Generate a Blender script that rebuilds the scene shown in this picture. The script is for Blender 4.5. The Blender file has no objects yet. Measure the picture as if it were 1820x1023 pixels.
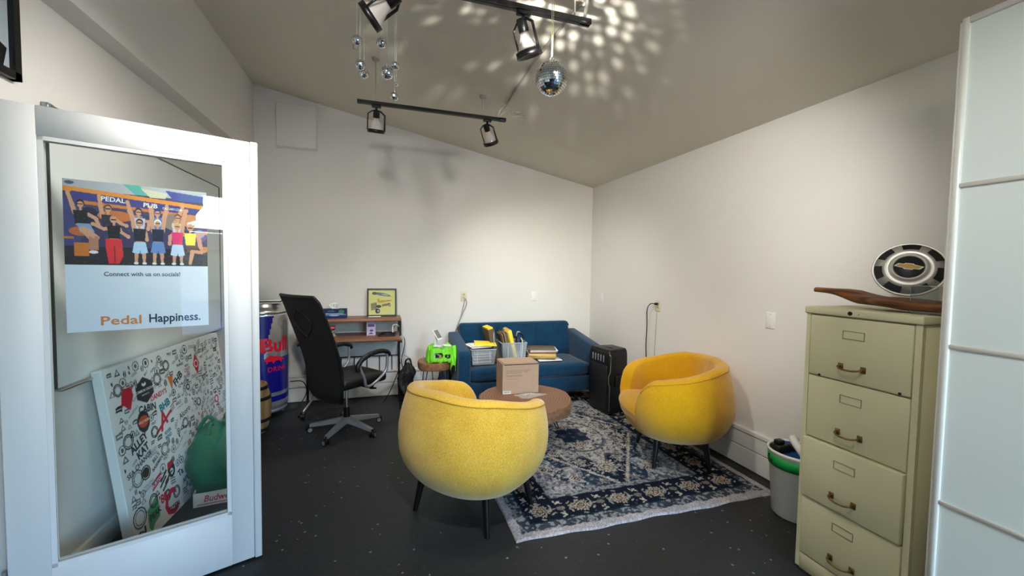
import bpy, bmesh, math, random
import numpy as np
from mathutils import Vector, Matrix, Euler
R_ = math.radians
PI = math.pi
random.seed(7)
rng = np.random.RandomState(7)
S = bpy.context.scene
COL = S.collection

# ------------------------------------------------------------------ camera
FPX = 725.309
YAW, PITCH, ROLL = R_(-17.5767), R_(-2.6434), R_(0.9223)
cam_d = bpy.data.cameras.new('camera')
cam_d.sensor_width = 36.0
cam_d.lens = FPX / 1820 * 36
cam_d.clip_start = 0.05
cam = bpy.data.objects.new('camera', cam_d)
COL.objects.link(cam)
fw = Vector((-math.sin(YAW) * math.cos(PITCH), math.cos(YAW) * math.cos(PITCH), math.sin(PITCH)))
r0 = Vector((math.cos(YAW), math.sin(YAW), 0))
u0 = r0.cross(fw)
rt = r0 * math.cos(ROLL) + u0 * math.sin(ROLL)
up = rt.cross(fw)
m = Matrix.Identity(4)
for i in range(3):
    m[i][0], m[i][1], m[i][2] = rt[i], up[i], -fw[i]
m.translation = (0, 0, 1.48)
cam.matrix_world = m
S.camera = cam

# ------------------------------------------------------------------ colour management, sky, lights
S.view_settings.view_transform = 'Standard'
S.view_settings.look = 'None'
S.view_settings.exposure = 0.28
S.view_settings.gamma = 1.0
S.view_settings.use_curve_mapping = False
S.cycles.use_denoising = True
S.cycles.max_bounces = 10
S.cycles.diffuse_bounces = 6
S.cycles.transparent_max_bounces = 12
S.cycles.sample_clamp_indirect = 4.0
S.cycles.caustics_reflective = False
S.cycles.caustics_refractive = False

W = bpy.data.worlds.new('sky'); S.world = W; W.use_nodes = True
wn = W.node_tree.nodes; wl = W.node_tree.links
bg = wn['Background']
sky = wn.new('ShaderNodeTexSky')
sky.sky_type = 'NISHITA'; sky.sun_disc = False
sky.sun_elevation = R_(58); sky.dust_density = .2; sky.sun_rotation = R_(200)
wl.new(sky.outputs[0], bg.inputs[0]); bg.inputs[1].default_value = 5.3

def look_rot(src, dst):
    return (Vector(dst) - Vector(src)).to_track_quat('-Z', 'Y').to_euler()

def spot(name, loc, target, power, angle=60, blend=0.8, size=0.05, col=(1, .955, .90)):
    d = bpy.data.lights.new(name, 'SPOT')
    d.energy = power; d.spot_size = R_(angle); d.spot_blend = blend
    d.shadow_soft_size = size; d.color = col
    o = bpy.data.objects.new(name, d); COL.objects.link(o)
    o.location = loc; o.rotation_euler = look_rot(loc, target)
    return o

# daylight entering by the shop window behind the camera and the open doorway
def area(name, loc, target, sx, sy, power, col):
    d = bpy.data.lights.new(name, 'AREA'); d.shape = 'RECTANGLE'
    d.size = sx; d.size_y = sy; d.energy = power; d.color = col
    o = bpy.data.objects.new(name, d); COL.objects.link(o)
    o.location = loc; o.rotation_euler = look_rot(loc, target)
    return o
pt = area('window_daylight', (1.7, -2.66, 1.5), (1.7, 0, 1.5), 1.6, 2.1, 1, (1, 1, 1))
pt.data.cycles.is_portal = True

# ceiling track lamps (positions shared with the lamp builder below)
TRZ = 2.74
LAMPS = [  # x, y, aim target, power, cone, blend
    ((-0.05, 3.42), (-0.12, 4.0, 0.75), 60, 95, 1.0),
    ((0.84, 3.42), (1.55, 4.10, 1.25), 90, 110, 1.0),
    ((0.655, 1.95), (1.45, 2.35, 0.6), 68, 80, 1.0),
    ((0.03, 1.95), (-1.39, 2.45, 1.6), 66, 85, 1.0),
    ((0.80, 0.55), (2.60, 2.80, 1.60), 200, 62, 1.0),
    ((0.25, 0.55), (0.50, 2.30, 0.45), 130, 50, 1.0),
    ((1.12, 0.55), (1.35, 4.8, 1.25), 105, 70, 1.0),
    ((-0.25, 0.55), (-0.35, 4.7, 1.1), 150, 68, 1.0),
    ((0.50, 0.55), (2.0, 0.85, 1.0), 44, 95, 1.0),  # added lamp out of view, brightens the wardrobe and filing cabinet
]

# ------------------------------------------------------------------ materials
def lin(c):
    return tuple((x / 12.92 if x <= .04045 else ((x + .055) / 1.055) ** 2.4) for x in (v / 255 for v in c))
MATS = {}
def mat(name, c, rough=.6, metal=0., spec=.5, noise=0., nscale=8., bump=0., bscale=60., coat=0., sheen=0., emit=None, es=0., trans=0., alpha=1., ior=1.45, c2=None):
    if name in MATS: return MATS[name]
    M = bpy.data.materials.new(name); M.use_nodes = True
    nt = M.node_tree; b = nt.nodes['Principled BSDF']
    base = lin(c) + (1,)
    b.inputs['Base Color'].default_value = base
    b.inputs['Roughness'].default_value = rough
    b.inputs['Metallic'].default_value = metal
    b.inputs['Specular IOR Level'].default_value = spec
    b.inputs['IOR'].default_value = ior
    b.inputs['Coat Weight'].default_value = coat
    b.inputs['Sheen Weight'].default_value = sheen
    b.inputs['Transmission Weight'].default_value = trans
    b.inputs['Alpha'].default_value = alpha
    if emit:
        b.inputs['Emission Color'].default_value = lin(emit) + (1,)
        b.inputs['Emission Strength'].default_value = es
    if noise or c2 or bump:
        tc = nt.nodes.new('ShaderNodeTexCoord')
    if noise or c2:
        n = nt.nodes.new('ShaderNodeTexNoise'); n.inputs['Scale'].default_value = nscale
        n.inputs['Detail'].default_value = 6
        nt.links.new(tc.outputs['Object'], n.inputs['Vector'])
        rp = nt.nodes.new('ShaderNodeValToRGB')
        rp.color_ramp.elements[0].position = .3; rp.color_ramp.elements[1].position = .7
        if c2: a, e = lin(c) + (1,), lin(c2) + (1,)
        else:
            a = tuple(v * (1 - noise) for v in base[:3]) + (1,); e = tuple(min(1, v * (1 + noise)) for v in base[:3]) + (1,)
        rp.color_ramp.elements[0].color = a; rp.color_ramp.elements[1].color = e
        nt.links.new(n.outputs['Fac'], rp.inputs['Fac']); nt.links.new(rp.outputs['Color'], b.inputs['Base Color'])
    if bump:
        n2 = nt.nodes.new('ShaderNodeTexNoise'); n2.inputs['Scale'].default_value = bscale; n2.inputs['Detail'].default_value = 4
        nt.links.new(tc.outputs['Object'], n2.inputs['Vector'])
        bp = nt.nodes.new('ShaderNodeBump'); bp.inputs['Strength'].default_value = bump; bp.inputs['Distance'].default_value = .01
        nt.links.new(n2.outputs['Fac'], bp.inputs['Height']); nt.links.new(bp.outputs['Normal'], b.inputs['Normal'])
    MATS[name] = M
    return M

def attr_mat(name, rough=.8, bump=0., bscale=400, spec=.3, coat=0.):
    M = bpy.data.materials.new(name); M.use_nodes = True
    nt = M.node_tree; b = nt.nodes['Principled BSDF']
    a = nt.nodes.new('ShaderNodeAttribute'); a.attribute_name = 'paint'
    nt.links.new(a.outputs['Color'], b.inputs['Base Color'])
    b.inputs['Roughness'].default_value = rough; b.inputs['Specular IOR Level'].default_value = spec
    b.inputs['Coat Weight'].default_value = coat
    if bump:
        tc = nt.nodes.new('ShaderNodeTexCoord'); n2 = nt.nodes.new('ShaderNodeTexNoise'); n2.inputs['Scale'].default_value = bscale
        nt.links.new(tc.outputs['Object'], n2.inputs['Vector'])
        bp = nt.nodes.new('ShaderNodeBump'); bp.inputs['Strength'].default_value = bump; bp.inputs['Distance'].default_value = .004
        nt.links.new(n2.outputs['Fac'], bp.inputs['Height']); nt.links.new(bp.outputs['Normal'], b.inputs['Normal'])
    MATS[name] = M
    return M

def glass_mat(name, tint=(240, 250, 246), refl=.06, rough=0.0):
    M = bpy.data.materials.new(name); M.use_nodes = True
    nt = M.node_tree; nt.nodes.clear()
    out = nt.nodes.new('ShaderNodeOutputMaterial'); mix = nt.nodes.new('ShaderNodeMixShader')
    tr = nt.nodes.new('ShaderNodeBsdfTransparent'); tr.inputs[0].default_value = lin(tint) + (1,)
    gl = nt.nodes.new('ShaderNodeBsdfGlossy'); gl.inputs['Roughness'].default_value = rough
    fr = nt.nodes.new('ShaderNodeFresnel'); fr.inputs[0].default_value = 1.5
    ad = nt.nodes.new('ShaderNodeMath'); ad.operation = 'ADD'; ad.inputs[1].default_value = refl; ad.use_clamp = True
    ge = nt.nodes.new('ShaderNodeNewGeometry'); iv = nt.nodes.new('ShaderNodeMath'); iv.operation = 'SUBTRACT'; iv.inputs[0].default_value = 1
    ml = nt.nodes.new('ShaderNodeMath'); ml.operation = 'MULTIPLY'   # the far face of a thin pane adds no second (total) reflection
    nt.links.new(ge.outputs['Backfacing'], iv.inputs[1]); nt.links.new(fr.outputs[0], ml.inputs[0]); nt.links.new(iv.outputs[0], ml.inputs[1])
    nt.links.new(ml.outputs[0], ad.inputs[0]); nt.links.new(ad.outputs[0], mix.inputs[0])
    nt.links.new(tr.outputs[0], mix.inputs[1]); nt.links.new(gl.outputs[0], mix.inputs[2]); nt.links.new(mix.outputs[0], out.inputs[0])
    MATS[name] = M
    return M

def floor_mat():
    M = bpy.data.materials.new('painted_concrete'); M.use_nodes = True
    nt = M.node_tree; b = nt.nodes['Principled BSDF']; L = nt.links
    tc = nt.nodes.new('ShaderNodeTexCoord')
    n1 = nt.nodes.new('ShaderNodeTexNoise'); n1.inputs['Scale'].default_value = 2.2; n1.inputs['Detail'].default_value = 8
    n2 = nt.nodes.new('ShaderNodeTexNoise'); n2.inputs['Scale'].default_value = 38; n2.inputs['Detail'].default_value = 3
    v = nt.nodes.new('ShaderNodeTexVoronoi'); v.inputs['Scale'].default_value = 16; v.inputs['Randomness'].default_value = 1
    n3 = nt.nodes.new('ShaderNodeTexNoise'); n3.inputs['Scale'].default_value = 1.6; n3.inputs['Detail'].default_value = 2
    n4 = nt.nodes.new('ShaderNodeTexNoise'); n4.inputs['Scale'].default_value = 60; n4.inputs['Detail'].default_value = 2
    for n in (n1, n2, v, n3, n4): L.new(tc.outputs['Object'], n.inputs['Vector'])
    r1 = nt.nodes.new('ShaderNodeValToRGB'); L.new(n1.outputs['Fac'], r1.inputs['Fac'])
    r1.color_ramp.elements[0].color = (.0115, .0125, .0135, 1); r1.color_ramp.elements[1].color = (.028, .030, .032, 1)
    # chips of white: small voronoi dots, only where a broad noise allows and broken by a fine one
    d = nt.nodes.new('ShaderNodeMath'); d.operation = 'MULTIPLY_ADD'; d.inputs[1].default_value = .10; d.inputs[2].default_value = -.045
    L.new(n4.outputs['Fac'], d.inputs[0])
    ad = nt.nodes.new('ShaderNodeMath'); ad.operation = 'SUBTRACT'; L.new(v.outputs['Distance'], ad.inputs[0]); L.new(d.outputs[0], ad.inputs[1])
    lt = nt.nodes.new('ShaderNodeMath'); lt.operation = 'LESS_THAN'; lt.inputs[1].default_value = .10; L.new(ad.outputs[0], lt.inputs[0])
    gt = nt.nodes.new('ShaderNodeMath'); gt.operation = 'GREATER_THAN'; gt.inputs[1].default_value = .47; L.new(n3.outputs['Fac'], gt.inputs[0])
    mu = nt.nodes.new('ShaderNodeMath'); mu.operation = 'MULTIPLY'; L.new(lt.outputs[0], mu.inputs[0]); L.new(gt.outputs[0], mu.inputs[1])
    mx = nt.nodes.new('ShaderNodeMixRGB'); L.new(mu.outputs[0], mx.inputs[0]); L.new(r1.outputs[0], mx.inputs[1]); mx.inputs[2].default_value = (.22, .22, .21, 1)
    # worn greyish scuffs
    r2 = nt.nodes.new('ShaderNodeValToRGB'); r2.color_ramp.elements[0].position = .60; r2.color_ramp.elements[1].position = .78
    r2.color_ramp.elements[0].color = (0, 0, 0, 1); r2.color_ramp.elements[1].color = (.16, .16, .16, 1); L.new(n2.outputs['Fac'], r2.inputs['Fac'])
    mx2 = nt.nodes.new('ShaderNodeMixRGB'); mx2.inputs[2].default_value = (.14, .14, .135, 1)
    L.new(r2.outputs[0], mx2.inputs[0]); L.new(mx.outputs[0], mx2.inputs[1])
    L.new(mx2.outputs[0], b.inputs['Base Color'])
    rr = nt.nodes.new('ShaderNodeMapRange'); rr.inputs['To Min'].default_value = .42; rr.inputs['To Max'].default_value = .62
    L.new(n1.outputs['Fac'], rr.inputs['Value']); L.new(rr.outputs[0], b.inputs['Roughness'])
    b.inputs['Specular IOR Level'].default_value = .35
    bp = nt.nodes.new('ShaderNodeBump'); bp.inputs['Strength'].default_value = .25; bp.inputs['Distance'].default_value = .01
    L.new(n2.outputs['Fac'], bp.inputs['Height']); L.new(bp.outputs['Normal'], b.inputs['Normal'])
    MATS['painted_concrete'] = M
    return M

def fabric_mat(name, c, c2, scale=260., rough=.95, sheen=.35):
    """woven upholstery: two yarn tones from stretched noise plus broad rubbed patches"""
    M = bpy.data.materials.new(name); M.use_nodes = True
    nt = M.node_tree; b = nt.nodes['Principled BSDF']; L = nt.links
    tc = nt.nodes.new('ShaderNodeTexCoord')
    mp1 = nt.nodes.new('ShaderNodeMapping'); mp1.inputs['Scale'].default_value = (1, 1, .25)
    mp2 = nt.nodes.new('ShaderNodeMapping'); mp2.inputs['Scale'].default_value = (.3, .3, 1)
    n1 = nt.nodes.new('ShaderNodeTexNoise'); n1.inputs['Scale'].default_value = scale; n1.inputs['Detail'].default_value = 2
    n2 = nt.nodes.new('ShaderNodeTexNoise'); n2.inputs['Scale'].default_value = scale; n2.inputs['Detail'].default_value = 2
    n3 = nt.nodes.new('ShaderNodeTexNoise'); n3.inputs['Scale'].default_value = 7; n3.inputs['Detail'].default_value = 4
    L.new(tc.outputs['Object'], mp1.inputs[0]); L.new(tc.outputs['Object'], mp2.inputs[0]); L.new(tc.outputs['Object'], n3.inputs['Vector'])
    L.new(mp1.outputs[0], n1.inputs['Vector']); L.new(mp2.outputs[0], n2.inputs['Vector'])
    ad = nt.nodes.new('ShaderNodeMath'); ad.operation = 'ADD'; L.new(n1.outputs['Fac'], ad.inputs[0]); L.new(n2.outputs['Fac'], ad.inputs[1])
    ad2 = nt.nodes.new('ShaderNodeMath'); ad2.operation = 'MULTIPLY_ADD'; ad2.inputs[1].default_value = .55; L.new(n3.outputs['Fac'], ad2.inputs[0]); L.new(ad.outputs[0], ad2.inputs[2])
    rp = nt.nodes.new('ShaderNodeMapRange'); rp.inputs['From Min'].default_value = .95; rp.inputs['From Max'].default_value = 1.6
    L.new(ad2.outputs[0], rp.inputs['Value'])
    mx = nt.nodes.new('ShaderNodeMixRGB'); mx.inputs[1].default_value = lin(c) + (1,); mx.inputs[2].default_value = lin(c2) + (1,)
    L.new(rp.outputs[0], mx.inputs[0]); L.new(mx.outputs[0], b.inputs['Base Color'])
    b.inputs['Roughness'].default_value = rough; b.inputs['Specular IOR Level'].default_value = .15
    b.inputs['Sheen Weight'].default_value = sheen; b.inputs['Sheen Roughness'].default_value = .5
    bp = nt.nodes.new('ShaderNodeBump'); bp.inputs['Strength'].default_value = .35; bp.inputs['Distance'].default_value = .003
    L.new(ad.outputs[0], bp.inputs['Height']); L.new(bp.outputs['Normal'], b.inputs['Normal'])
    MATS[name] = M
    return M

def wood_mat(name, c, c2, scale=3., axis='X', rough=.45, rings=False, dist=4.):
    M = bpy.data.materials.new(name); M.use_nodes = True
    nt = M.node_tree; b = nt.nodes['Principled BSDF']; L = nt.links
    tc = nt.nodes.new('ShaderNodeTexCoord'); mp = nt.nodes.new('ShaderNodeMapping')
    L.new(tc.outputs['Object'], mp.inputs[0])
    w = nt.nodes.new('ShaderNodeTexWave'); w.inputs['Scale'].default_value = scale; w.inputs['Distortion'].default_value = dist; w.inputs['Detail'].default_value = 4; w.inputs['Detail Scale'].default_value = 1.6
    if rings: w.wave_type = 'RINGS'; w.rings_direction = 'Z'
    else:
        w.bands_direction = 'Z' if axis != 'Z' else 'X'
        mp.inputs['Scale'].default_value = {'X': (.15, 1, 1), 'Y': (1, .15, 1), 'Z': (1, 1, .15)}[axis]
        w.bands_direction = {'X': 'Y', 'Y': 'X', 'Z': 'X'}[axis]
    L.new(mp.outputs[0], w.inputs['Vector'])
    mx = nt.nodes.new('ShaderNodeMixRGB'); mx.inputs[1].default_value = lin(c) + (1,); mx.inputs[2].default_value = lin(c2) + (1,)
    L.new(w.outputs['Fac'], mx.inputs[0]); L.new(mx.outputs[0], b.inputs['Base Color'])
    b.inputs['Roughness'].default_value = rough; b.inputs['Specular IOR Level'].default_value = .35
    MATS[name] = M
    return M

m_wall = mat('warm_white_plaster', (224, 221, 216), .85, spec=.2, noise=.02, nscale=1.2, bump=.06, bscale=90)
m_ceil = mat('ceiling_paint', (216, 211, 198), .9, spec=.15, noise=.02, nscale=1.0, bump=.05, bscale=80)
m_base = mat('baseboard_paint', (222, 220, 214), .6, noise=.03, nscale=4)
m_door = mat('door_paint', (232, 230, 228), .45, noise=.01, nscale=2)
m_trim = mat('trim_paint', (225, 222, 216), .5)
m_floor = floor_mat()
m_glass = glass_mat('clear_glass', (250, 253, 252), .0)
m_acryl = glass_mat('clear_acrylic', (240, 242, 241), .04, .05)
m_bin = mat('frosted_plastic', (222, 230, 234), .25, alpha=.24)
m_yel = fabric_mat('mustard_boucle', (196, 146, 26), (238, 198, 84), 420)
m_yel2 = fabric_mat('mustard_boucle_deep', (182, 130, 2), (214, 162, 16), 420)
m_pipe = mat('mustard_seam', (188, 142, 36), .9)
m_blue = fabric_mat('navy_teal_upholstery', (6, 40, 66), (20, 66, 96), 300, sheen=.2)
m_black = mat('black_paint', (10, 10, 10), .4)
m_blackm = mat('black_metal', (14, 13, 14), .35, spec=.5)
m_blackw = mat('black_wood', (9, 8, 9), .35, coat=.3)
m_mesh = mat('black_mesh_fabric', (9, 9, 11), .75, bump=.3, bscale=500, noise=.4, nscale=300)
m_leather = mat('black_leather', (11, 11, 12), .42, bump=.15, bscale=120)
m_grey = mat('grey_metal', (150, 153, 160), .35, metal=.6)
m_alu = mat('brushed_aluminium', (196, 197, 198), .28, metal=1.)
m_chrome = mat('chrome', (235, 235, 235), .12, metal=1.)
m_white = mat('white_plastic', (232, 232, 230), .4)
m_paper = mat('white_paper', (236, 235, 230), .8)
m_ink = mat('black_ink', (28, 27, 28), .7)
m_brass = mat('aged_brass', (130, 104, 62), .38, metal=.85, noise=.3, nscale=60)
m_cab = mat('putty_enamel', (208, 202, 164), .42, noise=.03, nscale=3)
m_card = mat('cardboard', (176, 148, 124), .85, noise=.04, nscale=20)
m_carddk = mat('cardboard_print', (120, 98, 82), .9)
m_slab = wood_mat('slab_endgrain', (112, 74, 52), (142, 102, 74), 13, rings=True, dist=1.6)
m_bark = mat('slab_edge_bark', (122, 88, 62), .8, noise=.3, nscale=30, bump=.5, bscale=40)
m_desk = wood_mat('walnut_laminate', (112, 74, 56), (142, 100, 78), 6, 'X', .4)
m_barrel = wood_mat('barrel_oak', (140, 104, 64), (176, 138, 92), 8, 'Z', .6)
m_drift = wood_mat('driftwood', (72, 40, 20), (124, 76, 40), 9, 'Y', .5)
m_lime = mat('lime_fabric', (118, 214, 44), .6, noise=.12, nscale=12)
m_green = mat('green_fabric', (0, 104, 60), .55, noise=.2, nscale=9, bump=.9, bscale=16)
m_cord = mat('grey_cord', (150, 148, 140), .6)
m_cordk = mat('black_cord', (16, 16, 18), .5)
m_steelgrey = mat('conduit_grey', (170, 166, 156), .55)
m_yfold = mat('yellow_card', (244, 214, 60), .7)
m_manila = mat('manila_card', (196, 164, 96), .8)
m_olive = mat('olive_folder', (98, 84, 62), .7)
m_red = mat('red_print', (196, 24, 52), .6)
m_canblue = mat('deep_blue_print', (12, 14, 118), .28, coat=.3)
m_cansilver = mat('silver_print', (188, 190, 192), .25, metal=.75)

# ------------------------------------------------------------------ mesh builder
class MB:
    def __init__(s): s.v = []; s.f = []; s.m = []; s.sm = []
    def add(s, vs, fs, mi=0, smooth=False, M=None):
        o = len(s.v)
        if M is not None: vs = [tuple(M @ Vector(v)) for v in vs]
        s.v += [tuple(v) for v in vs]
        for f in fs: s.f.append(tuple(i + o for i in f)); s.m.append(mi); s.sm.append(smooth)
        return s
    def box(s, x0, x1, y0, y1, z0, z1, mi=0, M=None):
        vs = [(x, y, z) for x in (x0, x1) for y in (y0, y1) for z in (z0, z1)]
        fs = [(0, 1, 3, 2), (4, 6, 7, 5), (0, 4, 5, 1), (2, 3, 7, 6), (0, 2, 6, 4), (1, 5, 7, 3)]
        return s.add(vs, fs, mi, False, M)
    def rbox(s, x0, x1, y0, y1, z0, z1, r=.01, seg=2, mi=0, M=None, smooth=True):
        bm = bmesh.new(); bmesh.ops.create_cube(bm, size=1)
        for v in bm.verts: v.co = Vector(((x0 + x1) / 2 + v.co.x * (x1 - x0), (y0 + y1) / 2 + v.co.y * (y1 - y0), (z0 + z1) / 2 + v.co.z * (z1 - z0)))
        r = min(r, abs(x1 - x0) * .49, abs(y1 - y0) * .49, abs(z1 - z0) * .49)
        bmesh.ops.bevel(bm, geom=list(bm.edges), offset=r, segments=seg, profile=.5, affect='EDGES')
        return s.bm(bm, mi, smooth, M)
    def bm(s, bm, mi=0, smooth=True, M=None):
        bm.verts.ensure_lookup_table()
        s.add([v.co[:] for v in bm.verts], [[v.index for v in f.verts] for f in bm.faces], mi, smooth, M)
        bm.free(); return s
    def cyl(s, p0, p1, r0, r1=None, n=14, mi=0, smooth=True, caps=True, M=None):
        r1 = r0 if r1 is None else r1
        p0 = Vector(p0); p1 = Vector(p1); d = (p1 - p0).normalized()
        a = d.orthogonal().normalized(); b = d.cross(a)
        vs = []; 
        for p, r in ((p0, r0), (p1, r1)):
            for i in range(n):
                t = 2 * PI * i / n; vs.append(p + a * (r * math.cos(t)) + b * (r * math.sin(t)))
        fs = [(i, (i + 1) % n, n + (i + 1) % n, n + i) for i in range(n)]
        s.add(vs, fs, mi, smooth, M)
        if caps:
            s.add(vs, [tuple(range(n - 1, -1, -1)), tuple(range(n, 2 * n))], mi, False, M)
        return s
    def tube(s, pts, r, n=8, mi=0, closed=False, M=None, caps=True):
        pts = [Vector(p) for p in pts]; N = len(pts); vs = []; prev = None
        rr = r if isinstance(r, (list, tuple)) else [r] * N
        for i, p in enumerate(pts):
            if closed: t = (pts[(i + 1) % N] - pts[i - 1])
            else: t = pts[min(i + 1, N - 1)] - pts[max(i - 1, 0)]
            t = t.normalized() if t.length > 1e-9 else Vector((0, 0, 1))
            if prev is None: a = t.orthogonal().normalized()
            else:
                a = prev - t * prev.dot(t)
                a = a.normalized() if a.length > 1e-6 else t.orthogonal().normalized()
            prev = a; b = t.cross(a)
            for k in range(n):
                q = 2 * PI * k / n; vs.append(p + a * (rr[i] * math.cos(q)) + b * (rr[i] * math.sin(q)))
        fs = []
        for i in range(N if closed else N - 1):
            j = (i + 1) % N
            for k in range(n): fs.append((i * n + k, i * n + (k + 1) % n, j * n + (k + 1) % n, j * n + k))
        if not closed and caps: fs += [tuple(range(n - 1, -1, -1)), tuple((N - 1) * n + k for k in range(n))]
        return s.add(vs, fs, mi, True, M)
    def lathe(s, prof, n=32, mi=0, smooth=True, M=None, mfun=None):
        """prof: list of (r, z)"""
        vs = []; fs = []; 
        for r, z in prof:
            for k in range(n): vs.append((r * math.cos(2 * PI * k / n), r * math.sin(2 * PI * k / n), z))
        for i in range(len(prof) - 1):
            for k in range(n): fs.append((i * n + k, i * n + (k + 1) % n, (i + 1) * n + (k + 1) % n, (i + 1) * n + k))
        if prof[0][0] > 1e-6: fs.append(tuple(range(n - 1, -1, -1)))
        if prof[-1][0] > 1e-6: fs.append(tuple((len(prof) - 1) * n + k for k in range(n)))
        o = len(s.f); s.add(vs, fs, mi, smooth, M)
        if mfun:
            for q in range(o, len(s.f)):
                c = sum((Vector(s.v[i]) for i in s.f[q]), Vector()) / len(s.f[q]); s.m[q] = mfun(c)
        return s
    def prism(s, poly, a, b, axis='z', mi=0, M=None, smooth=False):
        """poly in the plane of the two other axes, extruded along axis"""
        def P(u, v, w): return {'z': (u, v, w), 'y': (u, w, v), 'x': (w, u, v)}[axis]
        n = len(poly); vs = [P(u, v, a) for u, v in poly] + [P(u, v, b) for u, v in poly]
        fs = [(i, (i + 1) % n, n + (i + 1) % n, n + i) for i in range(n)]
        s.add(vs, fs, mi, smooth, M); s.add(vs, [tuple(range(n - 1, -1, -1)), tuple(range(n, 2 * n))], mi, False, M)
        return s
    def grid(s, fn, nu, nv, mi=0, smooth=True, cu=False, M=None):
        vs = [fn(i / (nu if cu else nu - 1), j / (nv - 1)) for i in range(nu) for j in range(nv)]
        fs = []
        for i in range(nu if cu else nu - 1):
            for j in range(nv - 1):
                k = (i + 1) % nu; fs.append((i * nv + j, k * nv + j, k * nv + j + 1, i * nv + j + 1))
        return s.add(vs, fs, mi, smooth, M)
    def sphere(s, c, r, nu=20, nv=12, mi=0, sc=(1, 1, 1), smooth=True):
        def f(a, b):
            t = 2 * PI * a; p = -PI / 2 + PI * b
            return (c[0] + r * sc[0] * math.cos(p) * math.cos(t), c[1] + r * sc[1] * math.cos(p) * math.sin(t), c[2] + r * sc[2] * math.sin(p))
        return s.grid(f, nu, nv, mi, smooth, cu=True)
    def build(s, name, mats, parent=None, loc=None, rot=None, weld=False, fixn=True):
        me = bpy.data.meshes.new(name)
        me.from_pydata(s.v, [], s.f)
        mats = mats if isinstance(mats, (list, tuple)) else [mats]
        for q in mats: me.materials.append(q)
        me.polygons.foreach_set('material_index', s.m)
        me.polygons.foreach_set('use_smooth', s.sm)
        if fixn:
            b = bmesh.new(); b.from_mesh(me)
            if weld: bmesh.ops.remove_doubles(b, verts=b.verts, dist=1e-5)
            bmesh.ops.recalc_face_normals(b, faces=b.faces); b.to_mesh(me); b.free()
        me.update()
        o = bpy.data.objects.new(name, me); COL.objects.link(o)
        if parent: o.parent = parent
        if loc: o.location = loc
        if rot: o.rotation_euler = rot
        return o

def tag(o, label=None, cat=None, group=None, kind=None):
    if label: o['label'] = label
    if cat: o['category'] = cat
    if group: o['group'] = group
    if kind: o['kind'] = kind
    return o
def thing(name, loc, label, cat, rz=0, group=None, rot=None):
    o = bpy.data.objects.new(name, None); COL.objects.link(o)
    o.empty_display_size = .1
    o.location = loc; o.rotation_euler = rot if rot else (0, 0, rz)
    return tag(o, label, cat, group)
def copy_tree(o, parent=None):
    c = o.copy(); COL.objects.link(c); c.parent = parent
    for ch in list(o.children): copy_tree(ch, c)
    return c
def struct(o): o['kind'] = 'structure'; return o
def arc(n, a0, a1): return [a0 + (a1 - a0) * i / (n - 1) for i in range(n)]
def spline(pts, n=8):
    """Catmull-Rom through pts"""
    P = [Vector(p) for p in pts]; P = [P[0] * 2 - P[1]] + P + [P[-1] * 2 - P[-2]]; out = []
    for i in range(1, len(P) - 2):
        for k in range(n):
            t = k / n; a, b, c, d = P[i - 1], P[i], P[i + 1], P[i + 2]
            out.append(.5 * ((2 * b) + (c - a) * t + (2 * a - 5 * b + 4 * c - d) * t * t + (3 * b - a - 3 * c + d) * t ** 3))
    out.append(P[-2]); return out

TXT = {}
def text_into(mb, body, M, size, mi=0, bold=.0, shear=0., align='CENTER', width=None, sx=1.):
    """flat lettering (thin) placed by matrix M: x along the line, y up, z out of the surface"""
    key = (body, bold, shear, align)
    if key not in TXT:
        c = bpy.data.curves.new('t', 'FONT'); c.body = body; c.size = 1; c.align_x = align; c.align_y = 'CENTER'
        c.offset = bold; c.shear = shear; c.resolution_u = 2; c.fill_mode = 'FRONT' if hasattr(c, 'fill_mode') else c.fill_mode
        c.extrude = 0
        o = bpy.data.objects.new('t', c); COL.objects.link(o)
        dg = bpy.context.evaluated_depsgraph_get()
        me = bpy.data.meshes.new_from_object(o.evaluated_get(dg))
        TXT[key] = ([v.co[:] for v in me.vertices], [tuple(p.vertices) for p in me.polygons])
        bpy.data.objects.remove(o); bpy.data.curves.remove(c); bpy.data.meshes.remove(me)
    vs, fs = TXT[key]
    k = size
    if width:
        w = max(v[0] for v in vs) - min(v[0] for v in vs); k = width / w
    kx = k * sx
    if width and size: ky = size
    else: ky = k
    return mb.add([(v[0] * kx, v[1] * ky, 0) for v in vs], fs, mi, False, M)
def frame_m(o, x, y):
    """matrix with x axis along x, y axis along y (world/local vectors)"""
    x = Vector(x).normalized(); y = Vector(y).normalized(); z = x.cross(y)
    M = Matrix.Identity(4)
    for i in range(3): M[i][0], M[i][1], M[i][2] = x[i], y[i], z[i]
    M.translation = Vector(o); return M

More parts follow.
